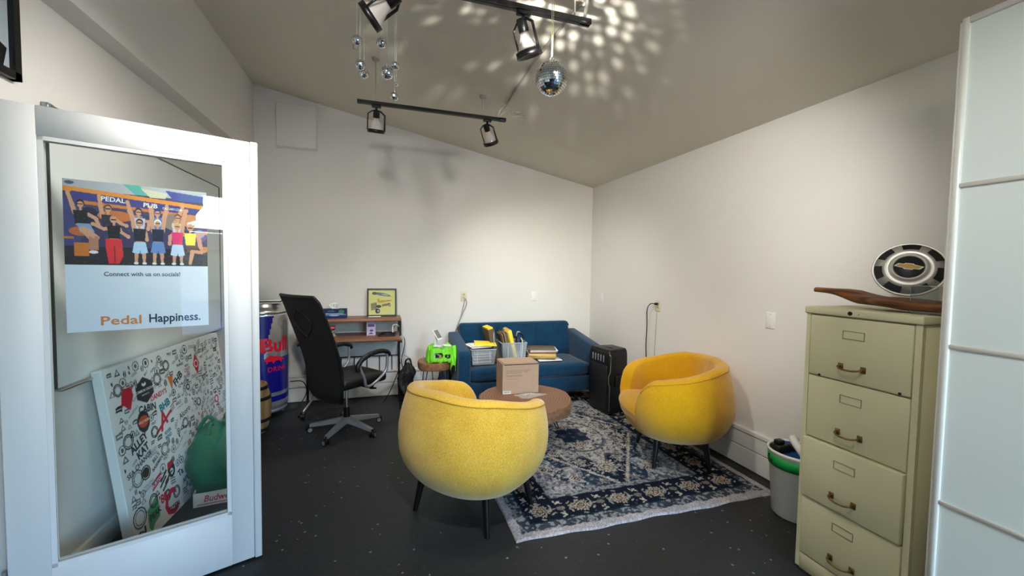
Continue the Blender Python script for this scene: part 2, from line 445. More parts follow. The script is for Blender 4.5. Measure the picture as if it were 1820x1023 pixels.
# numpy raster painter (used for flat prints and the rug: pure base colour)
class Ras:
    def __init__(s, w, h, nx, ny, bg):
        s.w, s.h, s.nx, s.ny = w, h, nx, ny
        s.u, s.v = np.meshgrid(np.linspace(0, w, nx), np.linspace(0, h, ny))
        s.c = np.zeros((ny, nx, 3)); s.c[:] = lin(bg)
    def put(s, mask, c, a=1.):
        c = np.array(lin(c)); s.c[mask] = s.c[mask] * (1 - a) + c * a
    def rect(s, x0, x1, y0, y1, c, a=1.): s.put((s.u >= x0) & (s.u <= x1) & (s.v >= y0) & (s.v <= y1), c, a)
    def ell(s, x, y, rx, ry, c, ang=0, a=1.):
        du, dv = s.u - x, s.v - y; ca, sa = math.cos(ang), math.sin(ang)
        s.put(((du * ca + dv * sa) / rx) ** 2 + ((-du * sa + dv * ca) / ry) ** 2 <= 1, c, a)
    def ring(s, x, y, r, t, c, a=1.):
        d = np.hypot(s.u - x, s.v - y); s.put(abs(d - r) <= t, c, a)
    def line(s, x0, y0, x1, y1, t, c, a=1., t1=None):
        dx, dy = x1 - x0, y1 - y0; L2 = dx * dx + dy * dy + 1e-12
        k = np.clip(((s.u - x0) * dx + (s.v - y0) * dy) / L2, 0, 1)
        d = np.hypot(s.u - x0 - k * dx, s.v - y0 - k * dy)
        tt = t if t1 is None else t + (t1 - t) * k
        s.put(d <= tt, c, a)
    def poly(s, pts, c, a=1.):
        inside = np.zeros(s.u.shape, bool); n = len(pts)
        for i in range(n):
            x0, y0 = pts[i]; x1, y1 = pts[(i + 1) % n]
            if y0 == y1: continue
            cond = ((y0 > s.v) != (y1 > s.v)) & (s.u < (x1 - x0) * (s.v - y0) / (y1 - y0) + x0)
            inside ^= cond
        s.put(inside, c, a)
    def mesh(s, name, material, fn, parent=None, fixn=False):
        """fn(u,v arrays) -> x,y,z arrays"""
        x, y, z = fn(s.u, s.v); co = np.stack([x, y, z], -1).reshape(-1, 3).astype(np.float32)
        nx, ny = s.nx, s.ny
        i = np.arange(ny - 1)[:, None] * nx + np.arange(nx - 1)[None, :]
        q = np.stack([i, i + 1, i + 1 + nx, i + nx], -1).reshape(-1, 4).astype(np.int32)
        me = bpy.data.meshes.new(name)
        me.vertices.add(len(co)); me.vertices.foreach_set('co', co.ravel())
        me.loops.add(q.size); me.loops.foreach_set('vertex_index', q.ravel())
        me.polygons.add(len(q)); me.polygons.foreach_set('loop_start', np.arange(0, q.size, 4, dtype=np.int32))
        me.update(calc_edges=True)
        ca = me.color_attributes.new('paint', 'FLOAT_COLOR', 'POINT')
        rgba = np.ones((len(co), 4), np.float32); rgba[:, :3] = s.c.reshape(-1, 3); ca.data.foreach_set('color', rgba.ravel())
        me.materials.append(material); me.polygons.foreach_set('use_smooth', [True] * len(q))
        me.update()
        o = bpy.data.objects.new(name, me); COL.objects.link(o)
        if parent: o.parent = parent
        return o

# ------------------------------------------------------------------ the room
XL, XU, XR, YB, YF = -1.39, -1.27, 2.645, 4.875, -2.5
def cz(x): return 3.0817 - .19504 * x
struct(MB().box(-2.6, 2.85, -2.7, 5.1, -.12, 0).build('floor', m_floor))
# ceiling slab, one plane falling to the right
struct(MB().prism([(-1.6, cz(-1.6)), (2.85, cz(2.85)), (2.85, cz(2.85) + .12), (-1.6, cz(-1.6) + .12)], YF - .2, YB + .2, 'y').build('ceiling', m_ceil))
# walls reach up into the ceiling slab
struct(MB().prism([(-1.6, -.05), (2.8, -.05), (2.8, cz(2.8) + .05), (-1.6, cz(-1.6) + .05)], YB, YB + .15, 'y').build('wall_back', m_wall))
struct(MB().box(XR, XR + .15, YF - .15, YB + .1, -.05, cz(XR) + .08).build('wall_right', m_wall))
DY0, DY1, DH = 1.13, 1.93, 2.02
wl_ = MB()
wl_.box(XL - .15, XL, DY1, YB + .05, -.05, 2.59).box(XL - .15, XL, DY0, DY1, DH, 2.59).box(XL - .15, XL, YF - .1, DY0, -.05, 2.59)
wl_.box(XL - .15, XU, YF - .1, YB + .05, 2.59, cz(-1.27) + .1)
struct(wl_.build('wall_left', m_wall))
# front wall with the shop window
wf = MB(); WX0, WX1, WZ0, WZ1 = .90, 2.50, .45, 2.52
wf.box(-1.6, WX0, YF - .15, YF, -.05, cz(-1.6) + .05).box(WX1, 2.8, YF - .15, YF, -.05, cz(2.4)).box(WX0, WX1, YF - .15, YF, -.05, WZ0).box(WX0, WX1, YF - .15, YF, WZ1, cz(WX0) + .05)
struct(wf.build('wall_front', m_wall))
wfr = MB()
for x in (WX0, (WX0 + WX1) / 2, WX1): wfr.box(x - .025, x + .025, YF - .10, YF - .04, WZ0, WZ1)
for z in (WZ0, 1.98, WZ1): wfr.box(WX0, WX1, YF - .10, YF - .04, z - .025, z + .025)
win = struct(wfr.build('window_1', m_trim))
MB().box(WX0, WX1, YF - .075, YF - .07, WZ0, WZ1).build('pane', m_glass, win)
# tall skirting of two wide planks under a small cap on back and right wall
def skirting(name, back):
    root = bpy.data.objects.new(name, None); COL.objects.link(root); root['kind'] = 'structure'
    for z0, z1, d in ((.004, .152, .020), (.158, .270, .020), (.272, .303, .030)):
        nm = 'plank' if z1 < .28 else 'cap'
        if back: MB().rbox(-1.38, XR - .001, YB - d, YB + .01, z0, z1, .004, 1, smooth=False).build(nm, m_base, root)
        else: MB().rbox(XR - d, XR + .01, YF, YB - .031, z0, z1, .004, 1, smooth=False).build(nm, m_base, root)
    return root
skirting('baseboard_back', True); skirting('baseboard_right', False)
struct(MB().rbox(XL - .01, XL + .018, DY1 + .07, YB - .031, .002, .115, .004, 1).build('baseboard_left', m_base))
# door casing in the left wall opening
cs = MB()
cs.box(XL - .16, XL + .0, DY1 - .018, DY1 + .0, 0, DH).box(XL - .16, XL + .0, DY0, DY0 + .018, 0, DH).box(XL - .16, XL, DY0, DY1, DH - .018, DH)
cs.box(XL, XL + .012, DY1 + .0, DY1 + .06, 0, DH + .03).box(XL, XL + .015, DY0 - .07, DY0, 0, DH + .07).box(XL, XL + .015, DY0, DY1 + .0, DH, DH + .03)
struct(cs.build('trim_1', m_trim))
vb2 = MB(); vb2.box(-2.75, -2.6, .6, 2.7, -.05, 2.6).box(-2.6, XL - .15, 2.3, 2.45, -.05, 2.6).box(-2.6, XL - .15, .6, .75, -.05, 2.6).box(-2.6, XL - .15, .6, 2.5, 2.45, 2.6)
struct(vb2.build('wall_vestibule', mat('vestibule_cream', (226, 206, 184), .8)))
tag(MB().rbox(-2.3, XL - .02, DY0 + .02, DY1 - .02, .0, .028, .006, 1).build('threshold_mat', mat('dark_brown_rubber', (46, 36, 30), .8)), 'dark brown mat in the doorway at the hinge of the open glass door', 'mat')

# ------------------------------------------------------------------ outside the shop window (seen only mirrored in the door glass)
gnd = struct(MB().box(-30, 40, -60, -2.75, -.25, -.13).build('ground', mat('asphalt', (120, 120, 118), .9)))
hs = thing('neighbour_house', (8, -16, -.13), 'beige house with a brown roof across the street, mirrored in the door glass', 'house')
MB().box(-6, 6, -4, 0, 0, 2.3).build('wall', mat('beige_stucco', (196, 182, 160), .9), hs)
MB().prism([(-4.6, 2.25), (.6, 2.25), (-2, 3.1)], -6.4, 6.4, 'x').build('roof', mat('brown_shingle', (128, 96, 78), .9), hs)
MB().box(-3, -1.2, .0, .03, .9, 1.8).build('window', mat('house_window', (60, 70, 80), .2), hs)
tr = thing('street_tree', (4.5, -13, -.13), 'leafy green tree in front of the house, mirrored in the door glass', 'tree')
MB().cyl((0, 0, 0), (0, 0, 3), .14, .08).build('trunk', mat('bark', (90, 76, 62), .9), tr)
tb = MB()
for k in range(12):
    tb.sphere((random.uniform(-.9, .9), random.uniform(-.9, .9), random.uniform(2.6, 4.6)), random.uniform(.4, .75), 9, 6)
tb.build('crown', mat('foliage', (70, 96, 52), .9, noise=.4, nscale=6), tr)

# ------------------------------------------------------------------ open glazed door
du = Vector((.933, .36, 0)).normalized()
DL = thing('glass_door', (-1.357, 1.998, 0), 'white wooden door with one tall glass pane, standing open at the left', 'door', rz=math.atan2(du.y, du.x))
DWW, DT = .828, .042
GX0, GX1, GZ0, GZ1 = .114, .704, .263, 1.958
DZ0, DZ1 = .010, 2.070
fr = MB()
fr.rbox(0, GX0, 0, DT, DZ0, DZ1, .003, 1).rbox(GX1, .797, 0, DT, DZ0, DZ1, .003, 1)
fr.rbox(GX0 - .001, GX1 + .001, .0, DT, DZ0, GZ0, .002, 1).rbox(GX0 - .001, GX1 + .001, .0, DT, GZ1, DZ1, .002, 1)
fr.build('door_frame', m_door, DL)
MB().rbox(.7975, DWW, -.010, DT, DZ0, DZ1, .003, 1).build('astragal', m_door, DL)
bd = MB()
for y0, y1, w in ((.002, .012, .016), (.012, .017, .008), (.026, .040, .016)):
    bd.box(GX0, GX1, y0, y1, GZ0, GZ0 + w).box(GX0, GX1, y0, y1, GZ1 - w, GZ1).box(GX0, GX0 + w, y0, y1, GZ0, GZ1).box(GX1 - w, GX1, y0, y1, GZ0, GZ1)
bd.build('glazing_bead', m_door, DL)
MB().box(GX0 + .002, GX1 - .002, .016, .020, GZ0 + .002, GZ1 - .002).build('glass_pane', m_glass, DL)
hg = MB()
for z in (.25, 1.05, 1.85): hg.cyl((-.008, .004, z - .05), (-.008, .004, z + .05), .007, n=10)
hg.build('hinge', m_grey, DL)

# poster behind the glass
PX0, PX1, PZ0, PZ1, PZP = .173, .628, 1.196, 1.810, 1.470
po = thing('poster', DL.location[:], 'poster of cheering people above printed lettering, taped inside the door glass', 'poster', rz=DL.rotation_euler[2])
MB().box(PX0, PX1, .0245, .0255, PZ0, PZ1).build('sheet', mat('poster_paper', (222, 226, 240), .6), po)
pw, ph = PX1 - PX0, PZ1 - PZP
ras = Ras(1.0, .745, 262, 190, (70, 62, 96))    # u to the right, v down
a = ras
a.rect(0, 1, 0, .09, (176, 176, 182)); a.ell(.04, .03, .03, .015, (84, 84, 110)); a.poly([(.38, 0), (.5, 0), (.57, .09), (.47, .09)], (92, 170, 160)); a.poly([(.68, .02), (1, .05), (1, .11), (.74, .11)], (70, 76, 150)); a.ell(.62, .08, .02, .01, (60, 50, 40)); a.poly([(.5, .02), (.7, .05), (.68, .1), (.57, .1)], (206, 202, 176))
a.poly([(0, .06), (1, .14), (1, .18), (0, .105)], (222, 138, 56))
a.poly([(.05, .10), (1, .18), (1, .25), (.05, .17)], (64, 60, 128))
a.poly([(.0, .17), (1, .245), (1, .27), (0, .2)], (206, 120, 52))
a.rect(.0, 1, .27, .62, (60, 52, 92)); a.rect(0, .1, .17, .6, (70, 66, 120))
for (x, y, rx, ry, c) in ((.16, .33, .06, .1, (40, 36, 60)), (.33, .30, .12, .05, (196, 108, 52)), (.1, .45, .07, .04, (190, 100, 50)), (.48, .36, .05, .09, (150, 120, 140)), (.62, .34, .06, .06, (70, 110, 180)), (.74, .32, .08, .08, (140, 120, 110)), (.87, .3, .09, .06, (200, 130, 90)), (.95, .4, .06, .1, (110, 80, 120))): a.ell(x, y, rx, ry, c)
a.rect(0, 1, .58, .745, (38, 30, 40)); a.rect(.06, .15, .55, .67, (200, 116, 40)); a.rect(.92, 1, .55, .6, (210, 130, 50)); a.rect(.0, .06, .5, .52, (190, 110, 50))
SK = (206, 150, 122); SK2 = (180, 124, 100)
def arm(x0, y0, x1, y1, x2, y2, c=SK, t=.013): a.line(x0, y0, x1, y1, t * 1.15, c); a.line(x1, y1, x2, y2, t, c); a.ell(x2, y2, .014, .018, c)
def person(x, hy, top, bot, hair, armsL=None, armsR=None, legs=True, s=1., boty=.0, skin=SK, longp=False):
    if armsL: arm(x - .035 * s, hy + .075 * s, *armsL, c=skin)
    if armsR: arm(x + .035 * s, hy + .075 * s, *armsR, c=skin)
    a.ell(x, hy - .008, .026 * s, .036 * s, hair); a.ell(x, hy, .020 * s, .028 * s, skin); a.rect(x - .008, x + .008, hy + .02, hy + .055 * s, skin)
    a.rect(x - .017 * s, x + .017 * s, hy - .008, hy + .001, (30, 26, 30))
    a.poly([(x - .046 * s, hy + .05 * s), (x + .046 * s, hy + .05 * s), (x + .036 * s, hy + .17 * s), (x - .036 * s, hy + .17 * s)], top)
    a.rect(x - .03 * s, x + .03 * s, hy + .168 * s, hy + .185 * s, skin)
    if legs:
        if longp:
            a.poly([(x - .055, hy + .17), (x + .05, hy + .17), (x + .06, .66), (x + .03, .73), (x - .04, .73), (x - .055, .6)], bot)
            a.line(x, hy + .24, x, .72, .004, (130, 24, 30))
        else:
            for q in (-1, 1): a.line(x + q * .024, hy + .22 * s, x + q * .028, .71, .018, skin, t1=.010); a.ell(x + q * .03, .725, .016, .012, (225, 220, 220))
            a.poly([(x - .04 * s, hy + .175 * s), (x + .04 * s, hy + .175 * s), (x + .055 * s, hy + .275 * s), (x + .004, hy + .285 * s), (x, hy + .25 * s), (x - .004, hy + .285 * s), (x - .055 * s, hy + .275 * s)], bot)
# back row
person(.28, .24, (44, 40, 60), (60, 60, 80), (90, 60, 40), (.23, .2, .225, .13), (.36, .36, .4, .38), legs=False)
person(.485, .25, (196, 200, 214), (90, 120, 170), (50, 36, 30), (.43, .24, .41, .16), (.56, .33, .55, .4), legs=False)
person(.62, .25, (70, 120, 190), (60, 80, 130), (40, 50, 110), (.575, .2, .565, .19), (.68, .23, .69, .17), legs=False)
person(.77, .28, (200, 196, 196), (90, 90, 130), (110, 70, 50), (.8, .2, .81, .16), (.83, .2, .84, .2), legs=False)
a.line(.86, .33, .98, .28, .02, (215, 214, 218)); a.ell(.94, .42, .04, .04, (130, 160, 205)); a.line(.93, .45, .95, .6, .018, SK)
# front row
person(.105, .215, (30, 28, 34), (120, 150, 196), (24, 20, 20), (.05, .2, .03, .12), (.2, .33, .22, .4), legs=False)
a.poly([(.08, .38), (.16, .38), (.19, .45), (.1, .46)], (130, 156, 196)); a.line(.12, .43, .17, .5, .025, SK); a.line(.17, .5, .17, .6, .018, SK2); a.line(.14, .44, .20, .5, .02, SK); a.line(.2, .5, .2, .6, .014, SK2); a.ell(.18, .63, .03, .014, (232, 228, 228)); 
person(.315, .335, (24, 20, 28), (214, 44, 48), (190, 130, 90), (.25, .42, .18, .38), (.36, .44, .41, .48), longp=True)
person(.49, .35, (28, 28, 44), (172, 200, 230), (50, 34, 30), (.44, .3, .42, .24), (.53, .44, .54, .5))
person(.62, .345, (26, 34, 62), (98, 132, 190), (236, 232, 226), (.575, .27, .57, .22), (.67, .3, .69, .22))
person(.765, .365, (222, 50, 112), (190, 208, 232), (214, 176, 110), (.71, .46, .705, .53), (.81, .33, .83, .24))
person(.865, .37, (248, 220, 70), (120, 80, 60), (222, 150, 110), (.84, .47, .85, .5), (.93, .42, .99, .41), legs=False)
a.poly([(.83, .54), (.92, .54), (.95, .6), (.84, .61)], (96, 66, 54)); a.line(.88, .6, .86, .72, .018, SK, t1=.012); a.line(.9, .6, .97, .61, .016, SK); a.ell(.98, .62, .02, .012, (70, 60, 80))
for k in range(500):
    x, y = rng.rand(), rng.rand() * .745; a.ell(x, y, .004 + .006 * rng.rand(), .004, tuple(int(v) for v in rng.randint(20, 230, 3)), a=.10)
ras.mesh('printed_photo', attr_mat('poster_print', .55, spec=.3), lambda u, v: (PX0 + u * pw, .0240 + 0 * u, PZ1 - v / .745 * ph), po)
TXM = [mat('text_grey', (70, 72, 86), .7), mat('text_orange', (214, 132, 70), .7), mat('text_navy', (30, 38, 66), .7), m_paper]
def ptext(body, x, z, size, mi, bold=0., width=None, dy=.0236, rotd=0):
    tx = MB()
    M = frame_m((x, dy, z), (math.cos(R_(rotd)), 0, math.sin(R_(rotd))), (-math.sin(R_(rotd)), 0, math.cos(R_(rotd))))
    text_into(tx, body, M, size, 0, bold, width=width); tx.build('lettering', TXM[mi], po, fixn=False)
ptext('Connect with us on socials!', (PX0 + PX1) / 2 + .005, 1.432, .026, 0, .012, width=.245)
ptext('Pedal', .332, 1.236, .052, 1, .018, width=.125)
ptext('Happiness.', .508, 1.238, .052, 2, .018, width=.178)
ptext('PEDAL', PX0 + .315 * pw, PZ1 - .152 / .745 * ph, .026, 3, .02, width=.072, rotd=-3)
ptext('PUB', PX0 + .57 * pw, PZ1 - .178 / .745 * ph, .026, 3, .02, width=.046, rotd=-3)
ptext('CALGARY.COM', PX0 + .73 * pw, PZ1 - .195 / .745 * ph, .014, 3, .01, width=.066, rotd=-3)

# whiteboard on the left wall seen through the door glass
wb = thing('whiteboard', (XL, 3.1, 1.52), 'large whiteboard with thin dark edge on the left wall, behind the door glass', 'whiteboard')
WBY0, WBY1, WBZ0, WBZ1 = -.80, 1.12, -.60, .63
MB().box(.002, .016, WBY0, WBY1, WBZ0, WBZ1).build('panel', mat('whiteboard_enamel', (232, 234, 232), .18, spec=.5), wb)
wt = MB(); wt.box(.001, .022, WBY0 - .006, WBY0, WBZ0, WBZ1).box(.001, .022, WBY1, WBY1 + .006, WBZ0, WBZ1).box(.001, .022, WBY0, WBY1, WBZ1, WBZ1 + .006)
wt.build('frame', mat('dark_grey_edge', (70, 70, 68), .4), wb)
f = MB(); f.rbox(.001, .026, WBY0 - .008, WBY0 + .03, WBZ1 - .02, WBZ1 + .010, .003, 1); f.build('corner_cap', m_grey, wb)
MB().rbox(.001, .040, WBY0, WBY1, WBZ0 - .014, WBZ0, .003, 1).build('tray', m_alu, wb)

# ------------------------------------------------------------------ sticker board leaning on the left wall
BL_ = Vector((-1.195, 2.485, .003)); ub = Vector((.075, 1.22, 0)).normalized()
TLp = Vector((-1.318, 2.50, .948)); vb = (TLp - BL_); vb = (vb - ub * vb.dot(ub)); BHt = vb.length; vb.normalize()
BW = 1.235
nb = ub.cross(vb)   # outward normal, towards the room
if nb.x < 0: nb = -nb
BM = Matrix.Identity(4)
for i in range(3): BM[i][0], BM[i][1], BM[i][2] = ub[i], vb[i], (ub.cross(vb))[i]
BM.translation = BL_
sgn = 1 if ub.cross(vb).x > 0 else -1
bo = thing('logo_board', (0, 0, 0), 'big white board covered in small brewery logos, leaning on the left wall behind the door', 'board')
bo.matrix_world = BM
TH = .045
MB().rbox(0, BW, 0, BHt, -sgn * TH if sgn > 0 else .0, 0 if sgn > 0 else TH, .004, 1, smooth=False).build('panel', mat('board_white', (226, 228, 226), .5), bo)
rb = Ras(BW, BHt, 330, 262, (224, 226, 224))
K = (52, 50, 50); G = (120, 122, 122)
def bxy(px, py):   # rough placing: fractions of the board, py from the top
    return px * BW, (1 - py) * BHt
occupied = []
def claim(x, y, r): occupied.append((x, y, r))
def b_ring(px, py, r, c=K, t=.004): x, y = bxy(px, py); rb.ring(x, y, r, t, c); rb.ring(x, y, r * .72, .0025, c); claim(x, y, r)
x, y = bxy(.115, .19); rb.poly([(x - .05, y - .02), (x - .03, y + .055), (x + .045, y + .05), (x + .05, y + .0), (x + .01, y - .07)], (190, 34, 56)); rb.line(x - .06, y - .04, x + .06, y + .05, .006, (190, 34, 56)); claim(x, y, .06)
x, y = bxy(.235, .19); rb.poly([(x - .075, y + .035), (x, y + .075), (x + .075, y + .035), (x + .075, y - .035), (x, y - .075), (x - .075, y - .035)], K); claim(x, y, .08); rb.poly([(x - .015, y + .045), (x - .02, y + .03), (x, y + .02), (x + .02, y + .03), (x + .015, y + .045), (x, y + .035)], (224, 226, 224))
x, y = bxy(.19, .36); rb.ell(x, y, .052, .06, K); rb.ell(x, y, .04, .032, (196, 80, 44)); claim(x, y, .06)
x, y = bxy(.33, .42); rb.line(x - .08, y - .05, x + .08, y + .03, .009, (190, 34, 56)); rb.line(x - .03, y - .05, x - .0, y + .045, .010, (190, 34, 56)); rb.line(x - .0, y + .045, x + .03, y - .02, .010, (190, 34, 56)); claim(x, y, .08)
x, y = bxy(.44, .22); rb.poly([(x - .03, y + .045), (x + .03, y + .045), (x, y - .05)], (206, 112, 30)); claim(x, y, .045)
x, y = bxy(.70, .17); rb.poly([(x, y + .075), (x + .042, y), (x, y - .075), (x - .042, y)], (190, 30, 44)); rb.ring(x, y, .022, .004, (236, 230, 226)); claim(x, y, .07)
x, y = bxy(.345, .31); claim(x, y, .06)
x, y = bxy(.12, .91); rb.poly([(x - .02, y - .03), (x - .015, y + .06), (x + .05, y + .09), (x + .09, y + .11), (x + .08, y - .02), (x + .03, y - .03), (x + .0, y - .06)], (86, 160, 104)); claim(x + .03, y + .02, .1)
x, y = bxy(.32, .735); rb.ell(x, y, .036, .045, (46, 40, 40)); rb.poly([(x - .036, y + .01), (x - .03, y + .05), (x + .02, y + .056), (x + .035, y + .03)], (196, 36, 48)); rb.ring(x, y - .01, .012, .005, (236, 230, 226)); claim(x, y, .05)
x, y = bxy(.86, .5); rb.ring(x, y, .024, .007, (196, 30, 60)); rb.rect(x - .02, x + .02, y + .04, y + .05, (196, 30, 60)); rb.rect(x - .02, x + .02, y - .05, y - .04, (196, 30, 60)); claim(x, y, .05)
for px, py, r in ((.07, .13, .03), (.335, .16, .034), (.075, .42, .036), (.09, .64, .042), (.145, .64, .036), (.06, .845, .05), (.30, .59, .034), (.16, .82, .034), (.26, .86, .03), (.33, .885, .032), (.50, .52, .030), (.25, .455, .03), (.42, .10, .03), (.58, .30, .018), (.66, .44, .026), (.045, .955, .034)): b_ring(px, py, r, random.choice([K, K, (96, 98, 98)]))
x, y = bxy(.145, .64); rb.ell(x, y, .026, .026, (60, 48, 36))
for k, (px, py) in enumerate(((.26, .74), (.25, .77), (.265, .80), (.29, .77))): x, y = bxy(px, py); rb.line(x - .035, y - .012, x + .025, y + .022, .007, K); claim(x, y, .03)
x, y = bxy(.205, .74); rb.poly([(x - .05, y - .03), (x + .045, y - .0), (x + .05, y + .045), (x - .045, y + .015)], (170, 50, 66)); claim(x, y, .05)
words = [('FHB', .50, .215, .060, 30, K, .02), ('CABIN', .23, .30, .050, -8, K, .02), ('COMMON CROWN', .235, .19, .018, 0, (226, 226, 226), .01), ('BREWING CO.', .235, .215, .010, 0, (226, 226, 226), .0),
         ("DANDY'S", .325, .255, .032, 3, (196, 36, 60), .01), ('BHB', .355, .335, .048, 12, (44, 124, 142), .03), ('ALLEY', .135, .46, .045, 18, K, .03), ('KAT', .15, .515, .045, 16, K, .03),
         ('SEA CHANGE', .115, .575, .030, 14, K, .01), ('FOLDING', .15, .71, .016, 8, G, 0), ('MOUNTAIN', .155, .73, .016, 8, G, 0), ('WILD ROSE', .19, .36, .017, 0, (236, 226, 216), .0),
         ("BILL'S", .225, .60, .024, 22, K, .01), ('BASEMENT', .235, .635, .022, 22, K, .01), ('BURTON', .205, .735, .022, 14, (232, 226, 226), .01), ('PEAK', .155, .895, .036, 3, K, .02), ("'88", .225, .855, .062, 0, (190, 34, 60), .02),
         ('APEX', .43, .86, .034, 4, K, .02), ('IZEN', .30, .96, .034, 0, K, .02), ('T', .258, .955, .03, 0, K, .02), ('Alcoro', .51, .45, .040, 12, K, .0), ('STC', .77, .29, .040, 14, K, .02), ('NEW', .60, .155, .018, 0, K, .0), ('LIVIT', .60, .185, .028, 0, (170, 60, 70), .0),
         ('PRAIRIE', .54, .13, .020, 3, K, .0), ('α', .79, .20, .05, 0, K, .01), ('CRAFT', .66, .25, .024, 0, G, .0), ('HOLD', .70, .47, .030, 50, K, .0), ('FIRE', .60, .58, .030, 50, K, .0), ('COLD', .80, .485, .020, 12, K, .0), ('GARDEN', .81, .515, .018, 12, K, .0),
         ('RIVER', .345, .50, .022, 8, (60, 120, 134), .02), ('BEND', .345, .53, .022, 8, (60, 120, 134), .02), ('TOOL SHED', .42, .62, .016, 30, G, 0), ('Ta', .385, .795, .05, 10, K, .02), ('J', .075, .945, .085, -6, K, .02),
         ('VALLEY', .21, .55, .022, 5, G, 0), ('BREWING', .21, .572, .014, 5, G, 0), ('HELL', .42, .49, .024, 60, G, .0), ('ELITE', .93, .28, .02, 80, K, 0), ('ORIGIN', .92, .36, .02, 10, (150, 40, 50), .01), ('WILD', .47, .37, .022, 8, K, 0), ('ESTABLISHED', .48, .395, .010, 8, G, 0),
         ('TRAILS', .15, .27, .014, 24, G, 0), ('ANNEX', .12, .29, .012, 24, G, 0), ('LAST BEST', .83, .12, .016, 10, G, 0), ('PROOF', .88, .17, .022, 12, G, 0), ('MILL ST', .86, .23, .02, 0, G, 0), ('NORTH', .70, .35, .022, 30, K, 0), ('EAST', .74, .39, .018, 30, G, 0)]
lt = MB(); lmats = []; lidx = {}
def lm(c):
    if c not in lidx: lidx[c] = len(lmats); lmats.append(mat('print_%d_%d_%d' % c, c, .7))
    return lidx[c]
def btext(body, px, py, size, ang, c, bold, own=True):
    x, y = bxy(px, py); ca, sa = math.cos(R_(ang)), math.sin(R_(ang)); ex = -1 if sgn < 0 else 1
    M = frame_m((x, y, sgn * .0022), (ca, sa, 0), (-sa, ca, 0))
    if own: q_ = MB(); text_into(q_, body, M, size, 0, bold, sx=.92); lm(c); q_.build('printed_word', lmats[lidx[c]], bo, fixn=False)
    else: text_into(lt, body, M, size, lm(c), bold, sx=.82)
    for q in range(-2, 3): claim(x + q * size * .25 * len(body) * ca * .5, y + q * size * .25 * len(body) * sa * .5, size * .55)
for w in words: btext(w[0], w[1], w[2], w[3] * (1.3 if w[3] < .05 and w[5] not in ((226, 226, 226), (236, 226, 216)) else 1.12), *w[4:6], w[6] + .012)
btext('C', .275, .925, .20, 0, (196, 34, 70), .03)
fill = ['HOPS', 'ALE', 'MALT', 'YEAST', 'LAGER', 'STOUT', 'TAP', 'PINT', 'KEG', 'IPA', 'BREW CO', 'CIDER', 'CALGARY', 'EST', 'PUB']
tries = 0
for k in range(2600):
    px, py = .03 + .95 * rng.rand(), .035 + .94 * rng.rand(); x, y = bxy(px, py); r = .018 + .014 * rng.rand()
    if any((x - a_) ** 2 + (y - b_) ** 2 < (.74 * (r + c_)) ** 2 for a_, b_, c_ in occupied): continue
    claim(x, y, r); kind = rng.randint(6); c = [K, G, (84, 84, 84), (96, 98, 100)][rng.randint(4)]
    if kind == 0: rb.ring(x, y, r * .85, .003, c); rb.ell(x, y, r * .35, r * .45, c)
    elif kind == 1: rb.ell(x, y, r * .5, r * .8, c); rb.line(x, y - r, x, y + r * .9, .002, (224, 226, 224))
    elif kind == 2:
        an = rng.rand() * .8 - .2
        for q in range(3): o = (q - 1) * r * .55; rb.line(x - r * .8 * math.cos(an), y + o - r * .8 * math.sin(an), x + r * .8 * math.cos(an), y + o + r * .8 * math.sin(an), .0035, c)
    elif kind == 3:
        rb.poly([(x - r * .8, y - r * .5), (x + r * .8, y - r * .5), (x, y + r * .8)], c); rb.poly([(x - r * .4, y - r * .3), (x + r * .4, y - r * .3), (x, y + r * .4)], (224, 226, 224))
    else:
        if k % 2 and len(lt.f) < 60000: btext(fill[rng.randint(len(fill))], px, py, r * .95, rng.randint(-5, 35), c, .01, False)
        else: rb.poly([(x - r * .8, y + r * .5), (x + r * .8, y + r * .6), (x + r * .7, y - r * .5), (x - r * .9, y - r * .4)], c); rb.line(x - r * .5, y, x + r * .5, y, .003, (224, 226, 224))
for (x, y, r) in [(rng.rand() * BW, rng.rand() * BHt, .01) for q in range(900)]:
    if all((x - a_) ** 2 + (y - b_) ** 2 > (.009 + c_) ** 2 for a_, b_, c_ in occupied) and .03 < x < BW - .03 and .03 < y < BHt - .03:
        claim(x, y, .012); rb.ell(x, y, .006, .011, K, ang=.3)
rb.mesh('printed_logos', attr_mat('board_print', .6), lambda u, v: (u, v, 0 * u + sgn * .0008), bo)
lt.build('small_printed_words', lmats, bo, fixn=False)['kind'] = 'stuff'

# green cloth bag standing in a low beer tray
tray = thing('beer_tray', (-.995, 3.02, 0), 'low white cardboard tray with red script lettering under the green bag', 'tray', rz=R_(8))
tb = MB(); tb.box(-.12, .20, -.13, -.126, .003, .085).box(-.12, .20, .126, .13, .003, .085).box(-.12, -.116, -.13, .13, .003, .085).box(.196, .20, -.13, .13, .003, .085).box(-.12, .20, -.13, .13, 0, .004)
tb.build('body', m_paper, tray)
tt = MB(); text_into(tt, 'Budweiser', frame_m((.03, -.1308, .045), (1, 0, 0), (0, 0, 1)), .055, 0, .01, .25, width=.20)
MB().box(-.10, .19, -.1309, -.1304, .012, .016).build('printed_bar', mat('red_script', (196, 30, 50), .6), tray)
MB().box(.15, .19, -.1309, -.1304, .068, .084).build('printed_block', MATS['red_script'], tray)
tt.build('lettering', mat('red_script', (196, 30, 50), .6), tray, fixn=False)
gb = MB()
prof = [(0, .012), (.09, .010), (.135, .03), (.17, .12), (.19, .22), (.18, .32), (.14, .40), (.09, .445), (.045, .46), (0, .455)]
